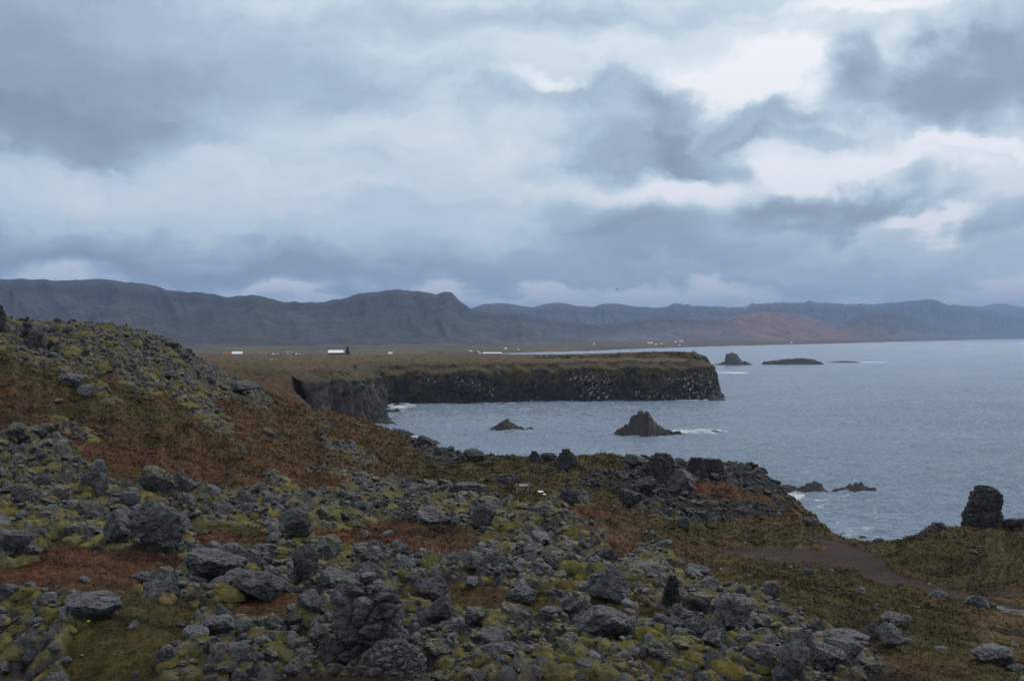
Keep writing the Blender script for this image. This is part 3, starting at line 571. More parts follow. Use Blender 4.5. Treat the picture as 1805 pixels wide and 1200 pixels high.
NAMED = [  # px, base py, width, height (photo px), moss, tone, label
 (267,966,80,72,.25,.85,'large dark craggy boulder above the red heath hollow at lower left','large dark craggy boulder'),
 (210,950,60,45,.3,.8,'dark jagged boulder leaning on the left side of the large craggy boulder',None),
 (158,1090,110,40,.1,1.0,'long low lichened slab in the rubble at lower left','long low slab'),
 (368,1026,84,50,.35,.8,'broad flat topped boulder with a mossy cap below the heath','broad flat topped boulder'),
 (405,997,46,40,.1,1.05,'smooth domed grey boulder behind the broad flat topped one',None),
 (455,1056,70,50,.0,.65,'dark pitted crumbly boulder right of the broad flat topped one','dark pitted boulder'),
 (540,1010,40,46,.1,.75,'spiky dark boulder at the right end of the left ridge',None),
 (518,946,48,44,.1,.7,'black angular block alone on the mossy rubble left of centre','black angular block'),
 (268,874,66,48,.85,.8,'ledge of dark rock under a thick yellow moss cap','moss capped ledge'),
 (318,872,40,30,.3,.7,'dark rock beside the moss capped ledge, on its right',None),
 (222,896,34,30,.1,1.0,'pointed grey rock below the moss capped ledge',None),
 (25,978,52,48,.2,1.0,'tilted smooth grey boulder at the left edge above the heath','tilted smooth boulder'),
 (852,932,38,34,.2,.6,'black block on the mossy slope left of the rubble mound','black block'),
 (832,1014,46,26,.1,.75,'dark square slab on the crest of the middle rubble band','dark square slab'),
 (652,1024,42,30,.1,1.15,'pale slanted slab just behind the tall craggy outcrop',None),
 (654,984,22,15,.1,1.2,'small pale wedge at the edge of the red heath strip',None),
 (760,1060,56,40,.4,.9,'grey boulder at the left end of the grassy strip, right of the outcrop',None),
 (833,1102,30,30,.1,1.1,'upright two-pronged grey boulder below the grassy strip','upright grey boulder'),
 (800,1098,26,18,.0,1.25,'pale rounded stone split in two below the grassy strip',None),
 (765,1096,24,20,.0,.8,'dark rounded stone left of the split pale stone',None),
 (922,1064,50,24,.1,.85,'low pyramid shaped rock standing in the grassy strip','low pyramid rock'),
 (1025,1094,30,26,.0,.9,'triangular dark rock at the right end of the grassy strip',None),
 (1065,1122,120,48,.15,.75,'wide arched dark outcrop in the lower middle','wide arched outcrop'),
 (1082,1062,60,50,.2,1.2,'large pale grey boulder on the right end of the middle ridge','large pale grey boulder'),
 (1060,1040,50,34,.2,1.1,'pale knobbly boulder leaning on the left of the large pale grey one',None),
 (1236,1078,50,38,.8,.8,'round boulder with a fat cushion of moss on its crown','round moss-capped boulder'),
 (1296,1102,64,42,.0,1.15,'broad smooth grey boulder right of the moss-capped one','broad smooth boulder'),
 (1572,1140,42,36,.0,1.2,'rounded pale grey boulder in the grass at lower right','rounded pale boulder'),
 (1580,1100,44,18,.0,1.1,'long flat grey stone above the rounded pale boulder',None),
 (1540,1122,24,20,.0,1.1,'small grey cobble left of the rounded pale boulder',None),
 (1402,1190,56,56,.05,1.1,'big angular grey boulder at the bottom right of the rubble','big angular grey boulder'),
 (1456,1182,56,46,.1,.85,'dark rough boulder touching the right side of the big angular one',None),
 (1494,1158,60,32,.1,1.0,'wedge shaped grey boulder with a flat back, above the dark rough one',None),
 (1345,1170,46,36,.3,.9,'grey boulder with moss at its foot left of the big angular one',None),
 (1360,1040,26,14,.1,1.,'lone grey stone on the grass slope below the path',None),
 (1750,1170,60,26,.1,1.05,'low grey outcrop at the far lower right corner','low grey outcrop'),
 (1660,1058,36,16,.1,1.1,'flat stone lying at the edge of the footpath','flat stone by the footpath'),
 (1725,1072,44,20,.0,1.1,'pale flat slab sticking into the footpath at right',None),
 (1790,928,34,14,.1,.6,'low dark rock on the skyline right of the rock pillar',None),
 (130,682,40,26,.0,1.35,'pale bare rock halfway up the left hillside','pale bare rock'),
 (150,700,26,18,.0,1.2,'smaller pale rock just below the pale bare one on the hillside',None),
 (1120,822,40,18,.0,.5,'low black crag left of the headland crest',None),
 (1200,826,18,16,.0,.5,'small black knob between the two headland crags',None),
 (1206,868,50,36,.0,.7,'cracked grey block below the headland crest','cracked grey block'),
 (1140,870,40,24,.0,.5,'black slab left of the cracked grey block',None),
 (1110,895,40,28,.0,.5,'dark boulder at the left foot of the headland','dark boulder at the headland foot'),
 (1208,935,24,26,.0,.5,'dark stump of rock at the foot of the headland rubble',None),
 (1430,928,20,18,.0,.6,'knob of dark rock low on the headland slope above the water','dark knob above the water'),
 (970,812,26,12,.0,.5,'low black rock between the two rim crags',None),
 (832,812,34,18,.0,.5,'dark rocks at the left start of the cliff rim','dark rim rocks'),
 (744,788,36,20,.0,.5,'dark boulder where the orange slope meets the bay','dark boulder by the bay'),
 (1008,890,40,24,.0,.8,'heap of grey blocks right of the information sign','heap of grey blocks'),
 (820,872,56,22,.1,.8,'grey ledge left of the information sign',None),
 (303,614,26,16,.3,.5,'brown knob at the right end of the left hill skyline','brown skyline knob'),
 (60,616,26,30,.1,.5,'dark upright crag near the top of the left hill','dark upright crag'),
 (420,694,60,18,.0,.5,'black rubble ledge on the shoulder of the hill','black rubble ledge')]
VAR = [rock_shape(4, 100 + i, .11 if i % 3 else .2, 9 + i % 5, .95 if i % 2 else .8) for i in range(14)]
VMESH = []
for i, (v, f) in enumerate(VAR):
    o = mesh_obj('lava_rock', v, f, M_rock1, None, False); VMESH.append(o.data); bpy.data.objects.remove(o)
def put_rock(x, y, z, sx, sy_, sz, rot, tilt, var, tone, moss, label, group=None, name='lava_rock'):
    o = bpy.data.objects.new(name, VMESH[var]); COL.objects.link(o)
    o.location = (x, y, z); o.scale = (sx, sy_, sz); o.rotation_euler = (tilt[0], tilt[1], rot)
    o.color = (tone, moss, 0, 1); o['label'] = label; o['category'] = 'rock'
    if group: o['group'] = group
    return o
LM, taken = [(1164,830,'black headland crest'),(1228,822,'square-topped crag'),(1000,812,'black rim crag'),(1185,1040,'dark jagged pinnacle')], []
for i, (px, py, w, h, mo, to, lab, short) in enumerate(NAMED):
    D, ii, jj = locate(px, py); hw, hh = w / 2 / F * D, h / F * D
    x = W(px, D); z = gz[ii, jj]
    # turn stays small so the widths hold
    put_rock(x, D + hw * .3, z + hh * .40, hw * 1.12, hw * .95, hh * .62, rng.uniform(-.5, .5) + math.pi * (i % 2), (rng.uniform(-.12, .12), rng.uniform(-.15, .15)), i % 14, to, mo, lab, 'lava boulders in the rubble')
    taken.append((x, D, hw, z + hh * .5))
    if short: LM.append((px, py, short))
taken = np.array(taken)
# the largest of the scattered ones become rocks of their own, the rest is the rubble mass
far_ok = inview.copy()
for (x, y, r, _) in taken: far_ok &= np.hypot(rx - x, (ry - y) * .7) > (r * .8 + szw * .6)
cover = np.zeros(len(rx), bool)
score = np.where(far_ok, rad_px * (1 + .15 * rng.random(len(rx))), 0)
order = np.argsort(-score)
n_single = 292 - len(NAMED)
single = []
for k in order:
    if len(single) >= n_single: break
    # skip rocks fully behind nearer land
    j = pj[k]; i = pi_[k]
    topy = CY + (EYE - (gz[i, j] + szw[k] * .6)) / ry[k] * F
    front = SYV[:i, j][rows[:i] > 8]
    if len(front) and front.min() < topy + 1: continue
    if any(np.hypot(rx[k] - rx[m], ry[k] - ry[m]) < .75 * (szw[k] + szw[m]) for m in single): continue
    single.append(k)
LM += [(645,1110,'tall craggy outcrop'),(924,862,'information sign'),(170,1008,'red heath hollow'),(700,965,'red heath strip'),(860,1070,'grassy strip'),(960,960,'mossy rubble mound'),(1733,900,'rock pillar'),(48,590,'thin rock spire')]
buckets = {}
recs = []
for k in single:
    px, py = cols[pj[k]], hid[k]
    dd = [math.hypot(px - a, (py - b) * 1.5) for a, b, _ in LM]; m = int(np.argmin(dd)); a, b, nm = LM[m]
    dx, dyy = px - a, (py - b) * 1.5
    dr = ('right of' if dx > 0 else 'left of') if abs(dx) > abs(dyy) else ('below' if dyy > 0 else 'above')
    recs.append((k, nm, dr, dd[m])); buckets.setdefault((nm, dr), []).append((dd[m], k))
for b in buckets.values(): b.sort()
ORD = ['nearest'] + [w + ' nearest' for w in 'second third fourth fifth sixth seventh eighth ninth tenth eleventh twelfth thirteenth fourteenth fifteenth sixteenth seventeenth eighteenth nineteenth twentieth'.split()] + ['%dth nearest' % i for i in range(21, 90)]
FLAT = [.55, .72, .9, 1.15]
SHW = ['low flat', 'squat', 'chunky', 'upright']
for k, nm, dr, _ in recs:
    rank = [q[1] for q in buckets[(nm, dr)]].index(k)
    fl = int(rng.integers(0, 4)); mo = float(rng.choice([.1, .3, .5, .75])); to = float(rng.uniform(.65, 1.25)) if ry[k] < 75 else float(rng.uniform(.22, .4) if cols[pj[k]] > 700 else rng.uniform(.4, .65)); mo = 0. if (ry[k] > 76 and cols[pj[k]] > 700) else mo
    tn = 'pale grey' if to > 1.08 else ('grey' if to > .85 else 'dark grey')
    if mo > .5: tn = 'moss-topped ' + tn.split()[-1]
    lab = f"{SHW[fl]} {tn} rock, {ORD[rank]} {dr} the {nm}"
    r = szw[k]; s = rng.uniform(.85, 1.15, 2)
    put_rock(rx[k], ry[k], gz[pi_[k], pj[k]] + r * FLAT[fl] * .28, r * s[0], r * s[1], r * FLAT[fl], rng.uniform(0, 6.28), (rng.uniform(-.2, .2), rng.uniform(-.2, .2)), int(rng.integers(0, 14)), to, mo, lab, 'lava boulders in the rubble')
rest = np.setdiff1d(np.arange(len(rx)), np.array(single))
# keep the mass out of the named rocks' cores
ok = np.ones(len(rest), bool)
for (x, y, r, _) in taken: ok &= np.hypot(rx[rest] - x, ry[rest] - y) > r * .55
rest = rest[ok]
LOW = [rock_shape(2, 300 + i, .14, 9 + i % 5, .95) for i in range(24)]; LOWER = [rock_shape(1, 400 + i, .16, 8, .85) for i in range(24)]
MID = [rock_shape(3, 500 + i, .13, 9, .95) for i in range(16)]
Vs, Fs, Ts, off = [], [], [], 0
for k in rest:
    rp = rad_px[k]; src = MID if rp > 13 else (LOW if rp > 5.5 else LOWER); v, f = src[int(rng.integers(0, len(src)))]
    s = szw[k] * np.array([rng.uniform(.8, 1.25), rng.uniform(.8, 1.25), rng.uniform(.5, 1.05)])
    P = rotz(v * s, rng.uniform(0, 6.28)); tl = rng.uniform(-.35, .35); P[:, 2] += P[:, 0] * tl
    P += np.array([rx[k], ry[k], gz[pi_[k], pj[k]] + s[2] * rng.uniform(.0, .45)])
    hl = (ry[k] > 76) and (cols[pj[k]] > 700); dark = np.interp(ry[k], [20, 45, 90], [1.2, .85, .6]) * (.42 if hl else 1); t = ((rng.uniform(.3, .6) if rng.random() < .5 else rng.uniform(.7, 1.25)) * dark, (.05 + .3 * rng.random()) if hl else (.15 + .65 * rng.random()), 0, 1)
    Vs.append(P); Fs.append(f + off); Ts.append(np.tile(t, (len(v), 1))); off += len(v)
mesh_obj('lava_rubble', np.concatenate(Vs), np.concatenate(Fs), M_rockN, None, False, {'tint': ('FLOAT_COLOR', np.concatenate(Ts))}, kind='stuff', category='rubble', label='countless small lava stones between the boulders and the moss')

def levels_rock(name, label, px, py, D, lv, depth, tone, moss, seed, cat='rock', rough=.10, mat=None, n=110, m=70, group=None, blocky=1.):
    """upright rock: at each height (photo px above base) its left and right edge; round in plan, roughened all over"""
    lv = np.array(lv, float); s = D / F
    hh = lv[:, 0] * s; H = hh[-1]
    th = np.linspace(0, 2 * math.pi, n, endpoint=False)
    z = np.linspace(hh[0] - .12 * H, H, m); zz = np.clip(z, hh[0], H)
    xl, xr = np.interp(zz, hh, lv[:, 1] * s), np.interp(zz, hh, lv[:, 2] * s)
    cxl, w = (xl + xr) / 2, (xr - xl) / 2
    TH, Z = np.meshgrid(th, z); Cc = cxl[:, None]; Wd = w[:, None]
    sx = np.sign(np.cos(TH)) * np.abs(np.cos(TH)) ** .8; sy2 = np.sign(np.sin(TH)) * np.abs(np.sin(TH)) ** .8
    X = Cc + Wd * sx; Y = Wd * depth * sy2
    k = 3.2 / H
    d = H * rough * (.25 + .45 * blocky) * (fbm(X * k + seed, Y * k, Z * k, 4, .6, True) + .45 * fbm(X * k * 3.3, Y * k * 3.3 + seed, Z * k * 3.3, 3, .6, True))
    kb = 3.6 / H; wq = .5 * fbm(X * k + 5, Y * k, Z * k + seed, 3)
    d = d + (1 - blocky) * H * rough * 1.3 * fbm(np.cos(TH) * 2.2 + seed, np.sin(TH) * 2.2, Z * k * .35, 4, .6, True)
    d = d + (1 - blocky) * H * rough * 1.1 * fbm(X * k * 2 + seed, Y * k * 2, Z * k * 2, 4, .65)
    d = d + blocky * H * rough * 2.0 * (cells(X * kb + seed + 50 + wq, Y * kb + 50, Z * kb + 50 + wq) - .75) + H * rough * .5 * (cells(X * kb * 2.7 + seed + 50 + wq, Y * kb * 2.7 + 50, Z * kb * 2.7 + 50) - .7)
    X = X + d * sx; Y = Y + d * sy2; Z = Z + d * .4
    P = np.stack([X, Y, Z], -1).reshape(-1, 3)
    i = np.arange(n * m).reshape(m, n); i2 = np.roll(i, -1, 1)
    Fq = np.stack([i[:-1], i2[:-1], i2[1:], i[1:]], -1).reshape(-1, 4)
    P = np.vstack([P, [[cxl[-1], 0, Z[-1].mean() + .02 * H]]]); c = len(P) - 1
    top = np.stack([i[-1], i2[-1], np.full(n, c), np.full(n, c)], -1)
    tri = np.concatenate([Fq[:, [0, 1, 2]], Fq[:, [0, 2, 3]], top[:, :3]])
    zb = EYE - (py - CY) / F * D
    o = mesh_obj(name, P, tri, mat or M_rock1, None, False); o.location = (W(px, D), D, zb); o.color = (tone, moss, 0, 1)
    o['label'] = label; o['category'] = cat
    if group: o['group'] = group
    return o
D, _, _ = locate(645, 1150)
levels_rock('lava_outcrop', 'tall craggy grey outcrop rising above the rubble at lower centre left', 645, 1155, D,
 [(0,-62,66),(20,-58,64),(50,-52,60),(75,-48,58),(97,-44,52),(112,-40,42),(124,-34,28),(132,-26,12),(138,-14,0)], .85, 1.0, .05, 3., rough=.085, n=180, m=120)
D, _, _ = locate(700, 1170)
levels_rock('lava_outcrop', 'lumpy grey shoulder of rock at the foot of the tall craggy outcrop', 690, 1185, D,
 [(0,-60,60),(15,-54,56),(30,-44,50),(45,-30,36),(54,-10,14)], .8, .95, .3, 9., rough=.10, n=150, m=80)
levels_rock('rock_pillar', 'massive dark block standing upright on the grassy mound by the sea', 1733, 950, 60,
 [(0,-28,20),(10,-29,22),(25,-30,27),(43,-29,27),(52,-21,26),(60,-18,27),(72,-16,28),(80,-13,26),(86,-8,20),(90,-4,12),(92,-1,6)], .8, .42, .0, 23., rough=.06, n=200, m=130, mat=M_rock1, blocky=.25)
levels_rock('lava_rock', 'dark sloping rock between the tall block and the saddle of the path', 1652, 958, 59,
 [(0,-36,38),(10,-30,34),(20,-22,24),(30,-12,16),(37,-2,6)], .8, .75, .1, 27., rough=.08)
levels_rock('lava_rock', 'small dark pointed stone on the mound beside the saddle', 1592, 966, 58, [(0,-9,8),(6,-6,6),(12,-1,2)], .8, .45, 0, 29., n=40, m=24)
D, _, _ = locate(48, 600)
levels_rock('rock_spire', 'thin dark rock spire on the skyline of the left hill', 48, 606, D, [(0,-14,12),(15,-9,9),(28,-7,7),(38,-5,4),(48,-2,1)], .9, .4, .1, 41., rough=.06, n=60, m=60)
levels_rock('rock_spire', 'dark rock spire cut by the left edge of the frame on the skyline', 1, 575, D * .97, [(0,-14,12),(15,-9,8),(28,-7,5),(38,-3,1)], .9, .4, .1, 43., rough=.06, n=60, m=50)

CR = 'lava boulders in the rubble'
for px, py, lab, short, lv, sd in ((1164,842,'black craggy crest of the headland against the water','black headland crest',[(0,-40,38),(10,-34,36),(20,-26,30),(28,-18,24),(36,-10,16),(42,-2,8)],51.),
    (1228,834,'blocky square-topped crag on the headland skyline','square-topped crag',[(0,-18,16),(12,-13,12),(20,-9,8),(27,-7,6)],52.),
    (1258,838,'twin topped dark crag right of the square-topped one','',[(0,-24,22),(12,-20,18),(22,-15,14),(29,-12,8)],53.),
    (1000,822,'black pointed crag on the cliff rim right of centre','black rim crag',[(0,-24,24),(9,-20,18),(16,-13,12),(24,-8,4),(30,-5,-1)],54.),
    (942,814,'small black crag on the cliff rim','',[(0,-16,16),(8,-9,10),(15,-4,4),(19,-2,1)],55.),
    (1185,1062,'dark jagged pinnacle standing up at the edge of the grass','dark jagged pinnacle',[(0,-15,14),(12,-11,10),(24,-8,8),(36,-3,7),(46,0,4)],56.)):
    D, _, _ = locate(px, py); levels_rock('lava_rock', lab, px, py, D, lv, .8, .36, .05, sd, rough=.11, n=110, m=70, group=CR, blocky=.25)
# sea rocks
def islet(name, label, px, py, prof, depth, tone, seed, group=None, rough=.16):
    """low sea rock: skyline profile (px offset, px height) along its length, falling to the water front and back"""
    D = EYE * F / (py - CY); s = D / F; pr_ = np.array(prof, float) * s
    u = np.linspace(pr_[0, 0], pr_[-1, 0], 150); v = np.linspace(-1.25, 1.25, 70)
    U, Vv = np.meshgrid(u, v); Hh = .9 * np.interp(U, pr_[:, 0], pr_[:, 1]); Hm = pr_[:, 1].max()
    wd = depth * Hm * (.35 + .65 * Hh / Hm)
    nz = fbm(U / Hm * 1.6 + seed, Vv * 1.5, seed, 4, .55, True); n2 = fbm(U / Hm * 6, Vv * 5, seed, 3, .6, True)
    cb = cells(U / Hm * 2.6 + 50 + .4 * nz, Vv * 1.8 + 50, seed) - .7; cb2 = cells(U / Hm * 7 + 50 + .4 * nz, Vv * 4 + 50, seed) - .7
    Z = Hh * np.clip(1 - np.abs(Vv) ** 1.6, -.6, 1) * (1 + rough * 1.2 * nz) + Hm * rough * (.4 * nz + .6 * n2 + .8 * cb + .55 * cb2) - .08 * Hm
    P = np.stack([U, Vv * wd, Z], -1).reshape(-1, 3); Fq = grid_faces(*U.shape); tri = np.concatenate([Fq[:, [0, 1, 2]], Fq[:, [0, 2, 3]]])
    o = mesh_obj(name, P, tri, M_sear, None, False); o.location = (W(px, D), D, 0); o.color = (tone, 0, 0, 1)
    o['label'] = label; o['category'] = 'sea rock'
    if group: o['group'] = group
G = 'rocks standing in the sea'
islet('sea_stack', 'larger black cone shaped sea stack with jagged top in the bay', 1135, 768, [(-56,0),(-50,6),(-40,14),(-28,22),(-22,34),(-12,41),(-8,45),(0,43),(6,47),(14,38),(20,24),(30,18),(45,10),(60,7),(74,3),(80,0)], 1.0, .48, 1., G, .14)
islet('sea_stack', 'smaller black cone shaped sea stack on the left of the bay', 893, 758, [(-32,0),(-24,6),(-12,12),(-6,19),(2,21),(8,16),(16,9),(26,6),(33,2),(40,5),(44,5),(50,0)], 1.1, .5, 2., G, .14)
islet('sea_rock', 'low reddish reef in the foam right of the larger cone', 1256, 763, [(-18,0),(-10,1.5),(0,4),(10,4),(16,1.5),(20,0)], 1.6, 1.1, 3., G)
islet('sea_stack', 'far rounded stack with a steep left side beyond the headland', 1290, 643, [(-34,0),(-22,4),(-12,7),(-10,14),(-14,19),(-9,23),(0,24),(9,22),(14,14),(20,5),(24,0)], .8, .8, 4., G, .07)
islet('sea_rock', 'small low rock just right of the far rounded stack', 1313, 643, [(-13,0),(-6,5),(0,7),(8,3),(14,0)], 1.2, .7, 5., G)
islet('sea_rock', 'long low dark skerry far out right of the rounded stack', 1398, 642, [(-56,0),(-50,5),(-36,6),(-20,8),(0,10),(20,10),(36,8),(48,4),(54,0)], 1.3, .8, 6., G, .2)
islet('sea_rock', 'thin flat reef at the right end of the long skerry', 1488, 639, [(-34,0),(-20,1.5),(-5,3),(15,2.4),(32,0)], 2., .7, 7., G)
islet('sea_rock', 'brown jagged reef left part, by the headland foot', 1415, 869, [(-52,0),(-45,12),(-30,15),(-16,12),(-5,8),(8,16),(20,20),(32,17),(38,8),(46,0)], .9, 1.25, 8., G, .2)
islet('sea_rock', 'brown jagged reef right part, farther from the headland', 1508, 868, [(-46,0),(-34,6),(-20,8),(-10,14),(0,16),(12,17),(20,9),(34,8),(42,0)], .9, 1.15, 9., G, .2)
islet('sea_rock', 'small dark rock awash below the brown reef', 1385, 880, [(-14,0),(-4,5),(8,4),(16,0)], 1.2, 1., 10., G)
islet('sea_rock', 'small black rock in the surf at the foot of the saddle', 1520, 950, [(-9,0),(-2,6),(6,5),(10,0)], 1., .6, 11., G)
islet('sea_rock', 'low red brown rock at the water line under the long cliff', 882, 713, [(-14,0),(-6,3),(4,4),(16,0)], 1.5, 1.1, 12., G)
islet('sea_rock', 'reddish shelf at the tip of the long cliff', 1268, 706, [(-20,0),(-14,14),(-4,8),(4,4),(14,0)], 1.2, 1., 13., G)
islet('sea_rock', 'dark rock in the surf below the cove cliff, upper one', 702, 716, [(-12,0),(-4,6),(4,5),(12,0)], 1.3, .7, 14., G)
islet('sea_rock', 'dark rock in the surf below the cove cliff, middle one', 693, 727, [(-18,0),(-8,6),(0,4),(8,8),(14,0)], 1.3, .7, 15., G)
islet('sea_rock', 'dark rock in the surf below the cove cliff, lower one', 680, 748, [(-24,0),(-14,12),(-2,8),(10,6),(20,0)], 1.3, .6, 16., G)
islet('sea_rock', 'dark ledge of rocks reaching into the bay below the orange slope', 704, 768, [(-40,0),(-24,12),(-6,14),(8,10),(22,5),(32,0)], 1.2, .6, 17., G)
islet('sea_rock', 'lumpy black rocks on the shore where the orange slope ends', 748, 786, [(-34,0),(-22,14),(-8,13),(6,16),(18,10),(26,6),(34,0)], 1.1, .6, 18., G)

# ------------------------------------------------------------------ moss cushions and heath plants (nobody could count them)
def scatter(n, weight, dmax, seed):
    r = np.random.default_rng(seed); i = r.integers(0, len(rows), n * 4); j = r.integers(0, len(cols), n * 4)
    w = weight(i, j) * np.clip(dy[i, j] / 1.2, .05, 1.5) * ((rows[i] > 8) & (rows[i] < dmax) & (gz[i, j] > 1.5))
    k = r.random(len(i)) < np.clip(w, 0, 1); return i[k][:n], j[k][:n], r
i, j, r = scatter(8000, lambda i, j: grub[i, j] * np.where((rows[i] > 76) & (cols[j] > 700), .06, 1) * (.25 + .75 * (fbm(gx[i, j] * .5, gy[i, j] * .5, 27., 3) > -.05)), 125, 11)
Vs, Fs, Ts, off = [], [], [], 0
def disc(nr, na):
    v = [(0, 0)] + [((k + 1) / nr * math.cos(6.2832 * q / na), (k + 1) / nr * math.sin(6.2832 * q / na)) for k in range(nr) for q in range(na)]
    f = [(0, 1 + q, 1 + (q + 1) % na) for q in range(na)]
    for k in range(nr - 1):
        for q in range(na):
            A, B, Cc, Dd = 1 + k * na + q, 1 + k * na + (q + 1) % na, 1 + (k + 1) * na + q, 1 + (k + 1) * na + (q + 1) % na
            f += [(A, Cc, Dd), (A, Dd, B)]
    return np.array(v), np.array(f)
DB, DS = disc(8, 26), disc(4, 14)
for a, b in zip(i, j):
    D = rows[a]; hw = min(r.uniform(5, 24) * r.uniform(.6, 1.2) / F * D, .75); v, f = DB if hw / D * F > 12 else DS
    ang = r.uniform(0, 6.28); rr = np.hypot(v[:, 0], v[:, 1]); th = np.arctan2(v[:, 1], v[:, 0])
    wob = 1 + .55 * fbm(np.cos(th) * 1.1 + a * .37, np.sin(th) * 1.1 + b * .41, 3., 3)
    x = v[:, 0] * hw * r.uniform(.9, 1.5) * wob; y = v[:, 1] * hw * r.uniform(.8, 1.2) * wob
    X = gx[a, b] + x * math.cos(ang) - y * math.sin(ang); Y = gy[a, b] + x * math.sin(ang) + y * math.cos(ang)
    dome = np.sqrt(np.clip(1 - rr ** 2.2, 0, 1)); kq = 2.2 / hw
    zt = zat(X, Y); Z = .35 * zt + .65 * np.median(zt) - .10 * hw * (rr > .99) + hw * r.uniform(.24, .50) * dome * (1 + .5 * fbm(X * kq, Y * kq, 5., 2)) - .03 * hw - .05 * hw * (rr > .99)
    P = np.stack([X, Y, Z], -1)
    t = r.uniform(.6, 1.15); far = np.interp(D, [30, 100], [.88, .78])
    Vs.append(P); Fs.append(f + off); Ts.append(np.tile((t * r.uniform(.9, 1.1) * far, t * far, t * r.uniform(.7, 1.1), 1), (len(v), 1))); off += len(v)
mesh_obj('moss', np.concatenate(Vs), np.concatenate(Fs), M_moss, None, True, {'tint': ('FLOAT_COLOR', np.concatenate(Ts))}, kind='stuff', category='moss', label='yellow green woolly moss cushions among the lava stones')

i, j, r = scatter(110000, lambda i, j: (1 - grub[i, j]) * (1 - gpath[i, j]), 190, 12)
n = len(i); D = rows[i]; base = np.stack([gx[i, j], gy[i, j], gz[i, j] - .01], -1); cc = gcol[i, j]
Vb, Cb = [], []
for b in range(3):
    a = r.uniform(0, 6.28, n); h = r.uniform(1.2, 3.4, n) / F * D * r.uniform(.6, 1.4, n); h = np.clip(h, .02, .30); wd = h * r.uniform(.3, .9, n); ln = r.uniform(.2, 1.6, n) * h
    o2 = r.normal(0, .45, (n, 2)) * h[:, None]
    p = base.copy(); p[:, :2] += o2
    dx = np.stack([np.cos(a), np.sin(a), 0 * a], -1); dl = np.stack([-np.sin(a + .7), np.cos(a + .7), 0 * a], -1)
    tip = p + dl * ln[:, None]; tip[:, 2] += h
    md = p + dl * ln[:, None] * .35; md[:, 2] += h * .55
    Vb.append(np.stack([p - dx * wd[:, None] * .5, p + dx * wd[:, None] * .5, md + dx * wd[:, None] * .6, md - dx * wd[:, None] * .6, tip], 1))
    t = np.exp(r.normal(0, .28, n))[:, None] * cc * 1.45 * r.uniform(.85, 1.2, (n, 3)); Cb.append(np.repeat(t[:, None], 5, 1))
Vb = np.concatenate(Vb).reshape(-1, 3); Cb = np.concatenate(Cb).reshape(-1, 3)
q = np.arange(len(Vb) // 5)[:, None] * 5
Fb = np.concatenate([q + C([0, 1, 2]), q + C([0, 2, 3]), q + C([3, 2, 4])])
mesh_obj('heath_plants', Vb, Fb, M_plant, None, False, {'tint': ('FLOAT_COLOR', rgba(np.clip(Cb, .004, .6)))}, kind='stuff', category='heath', label='low red, orange and green heath plants and grass tufts covering the slopes')

# ------------------------------------------------------------------ built things
M_white = plain_mat('white paint', (.60, .61, .63), .6, .08); M_roofw = plain_mat('pale metal roof', (.62, .66, .70), .4, .1)
M_dark = plain_mat('dark timber', (.035, .03, .03), .8); M_red = plain_mat('red roof paint', (.42, .08, .06), .6)
M_wood = plain_mat('weathered timber', (.22, .21, .20), .85); M_glass = plain_mat('dark glass', (.02, .025, .03), .1, .1, 3, .6)
M_stone = plain_mat('rough stone', (.05, .045, .045), .9, .4, 1.5); M_greyw = plain_mat('grey wall', (.20, .21, .22), .8)
M_body = {'white': plain_mat('white car paint', (.72, .74, .76), .3, .05), 'blue': plain_mat('blue grey car paint', (.16, .24, .34), .3, .05), 'silver': plain_mat('silver car paint', (.45, .47, .5), .3, .05), 'dark': plain_mat('dark car paint', (.03, .035, .04), .3, .05), 'red': plain_mat('red car paint', (.45, .05, .04), .3, .05)}
M_tyre = plain_mat('tyre rubber', (.02, .02, .02), .9)
class MB:
    def __init__(s): s.v = []; s.f = []
    def box(s, c, d, rz=0, top=(1, 1), shift=0):
        k = len(s.v)
        for zz in (-1, 1):
            for a, b in ((-1, -1), (1, -1), (1, 1), (-1, 1)):
                sx, sy_ = (top if zz > 0 else (1, 1)); x, y = a * d[0] / 2 * sx + (shift if zz > 0 else 0), b * d[1] / 2 * sy_
                s.v.append((c[0] + x * math.cos(rz) - y * math.sin(rz), c[1] + x * math.sin(rz) + y * math.cos(rz), c[2] + zz * d[2] / 2))
        s.f += [tuple(k + i for i in q) for q in ((0,3,2,1),(4,5,6,7),(0,1,5,4),(1,2,6,5),(2,3,7,6),(3,0,4,7))]; return s
    def poly(s, pts, y0, y1):      # outline in x,z pushed from y0 to y1
        k = len(s.v); n = len(pts)
        s.v += [(x, y0, z) for x, z in pts] + [(x, y1, z) for x, z in pts]
        s.f += [tuple(k + i for i in range(n)), tuple(k + n + i for i in reversed(range(n)))]
        s.f += [(k + i, k + n + i, k + n + (i + 1) % n, k + (i + 1) % n) for i in range(n)]; return s
    def cyl(s, c, r, h, axis='y', n=14):
        k = len(s.v)
        for e in (-.5, .5):
            for i in range(n):
                a = 6.2832 * i / n; u, w = r * math.cos(a), r * math.sin(a)
                s.v.append((c[0] + u, c[1] + e * h, c[2] + w) if axis == 'y' else (c[0] + u, c[1] + w, c[2] + e * h))
        s.f += [tuple(range(k, k + n)), tuple(reversed(range(k + n, k + 2 * n)))] + [(k + i, k + (i + 1) % n, k + n + (i + 1) % n, k + n + i) for i in range(n)]; return s
    def build(s, name, mat, parent=None):
        me = bpy.data.meshes.new(name); me.from_pydata(s.v, [], s.f); me.update(); me.materials.append(mat)
        import bmesh; bm = bmesh.new(); bm.from_mesh(me); bmesh.ops.recalc_face_normals(bm, faces=bm.faces); bm.to_mesh(me); bm.free()
        o = bpy.data.objects.new(name, me); COL.objects.link(o); o.parent = parent; return o
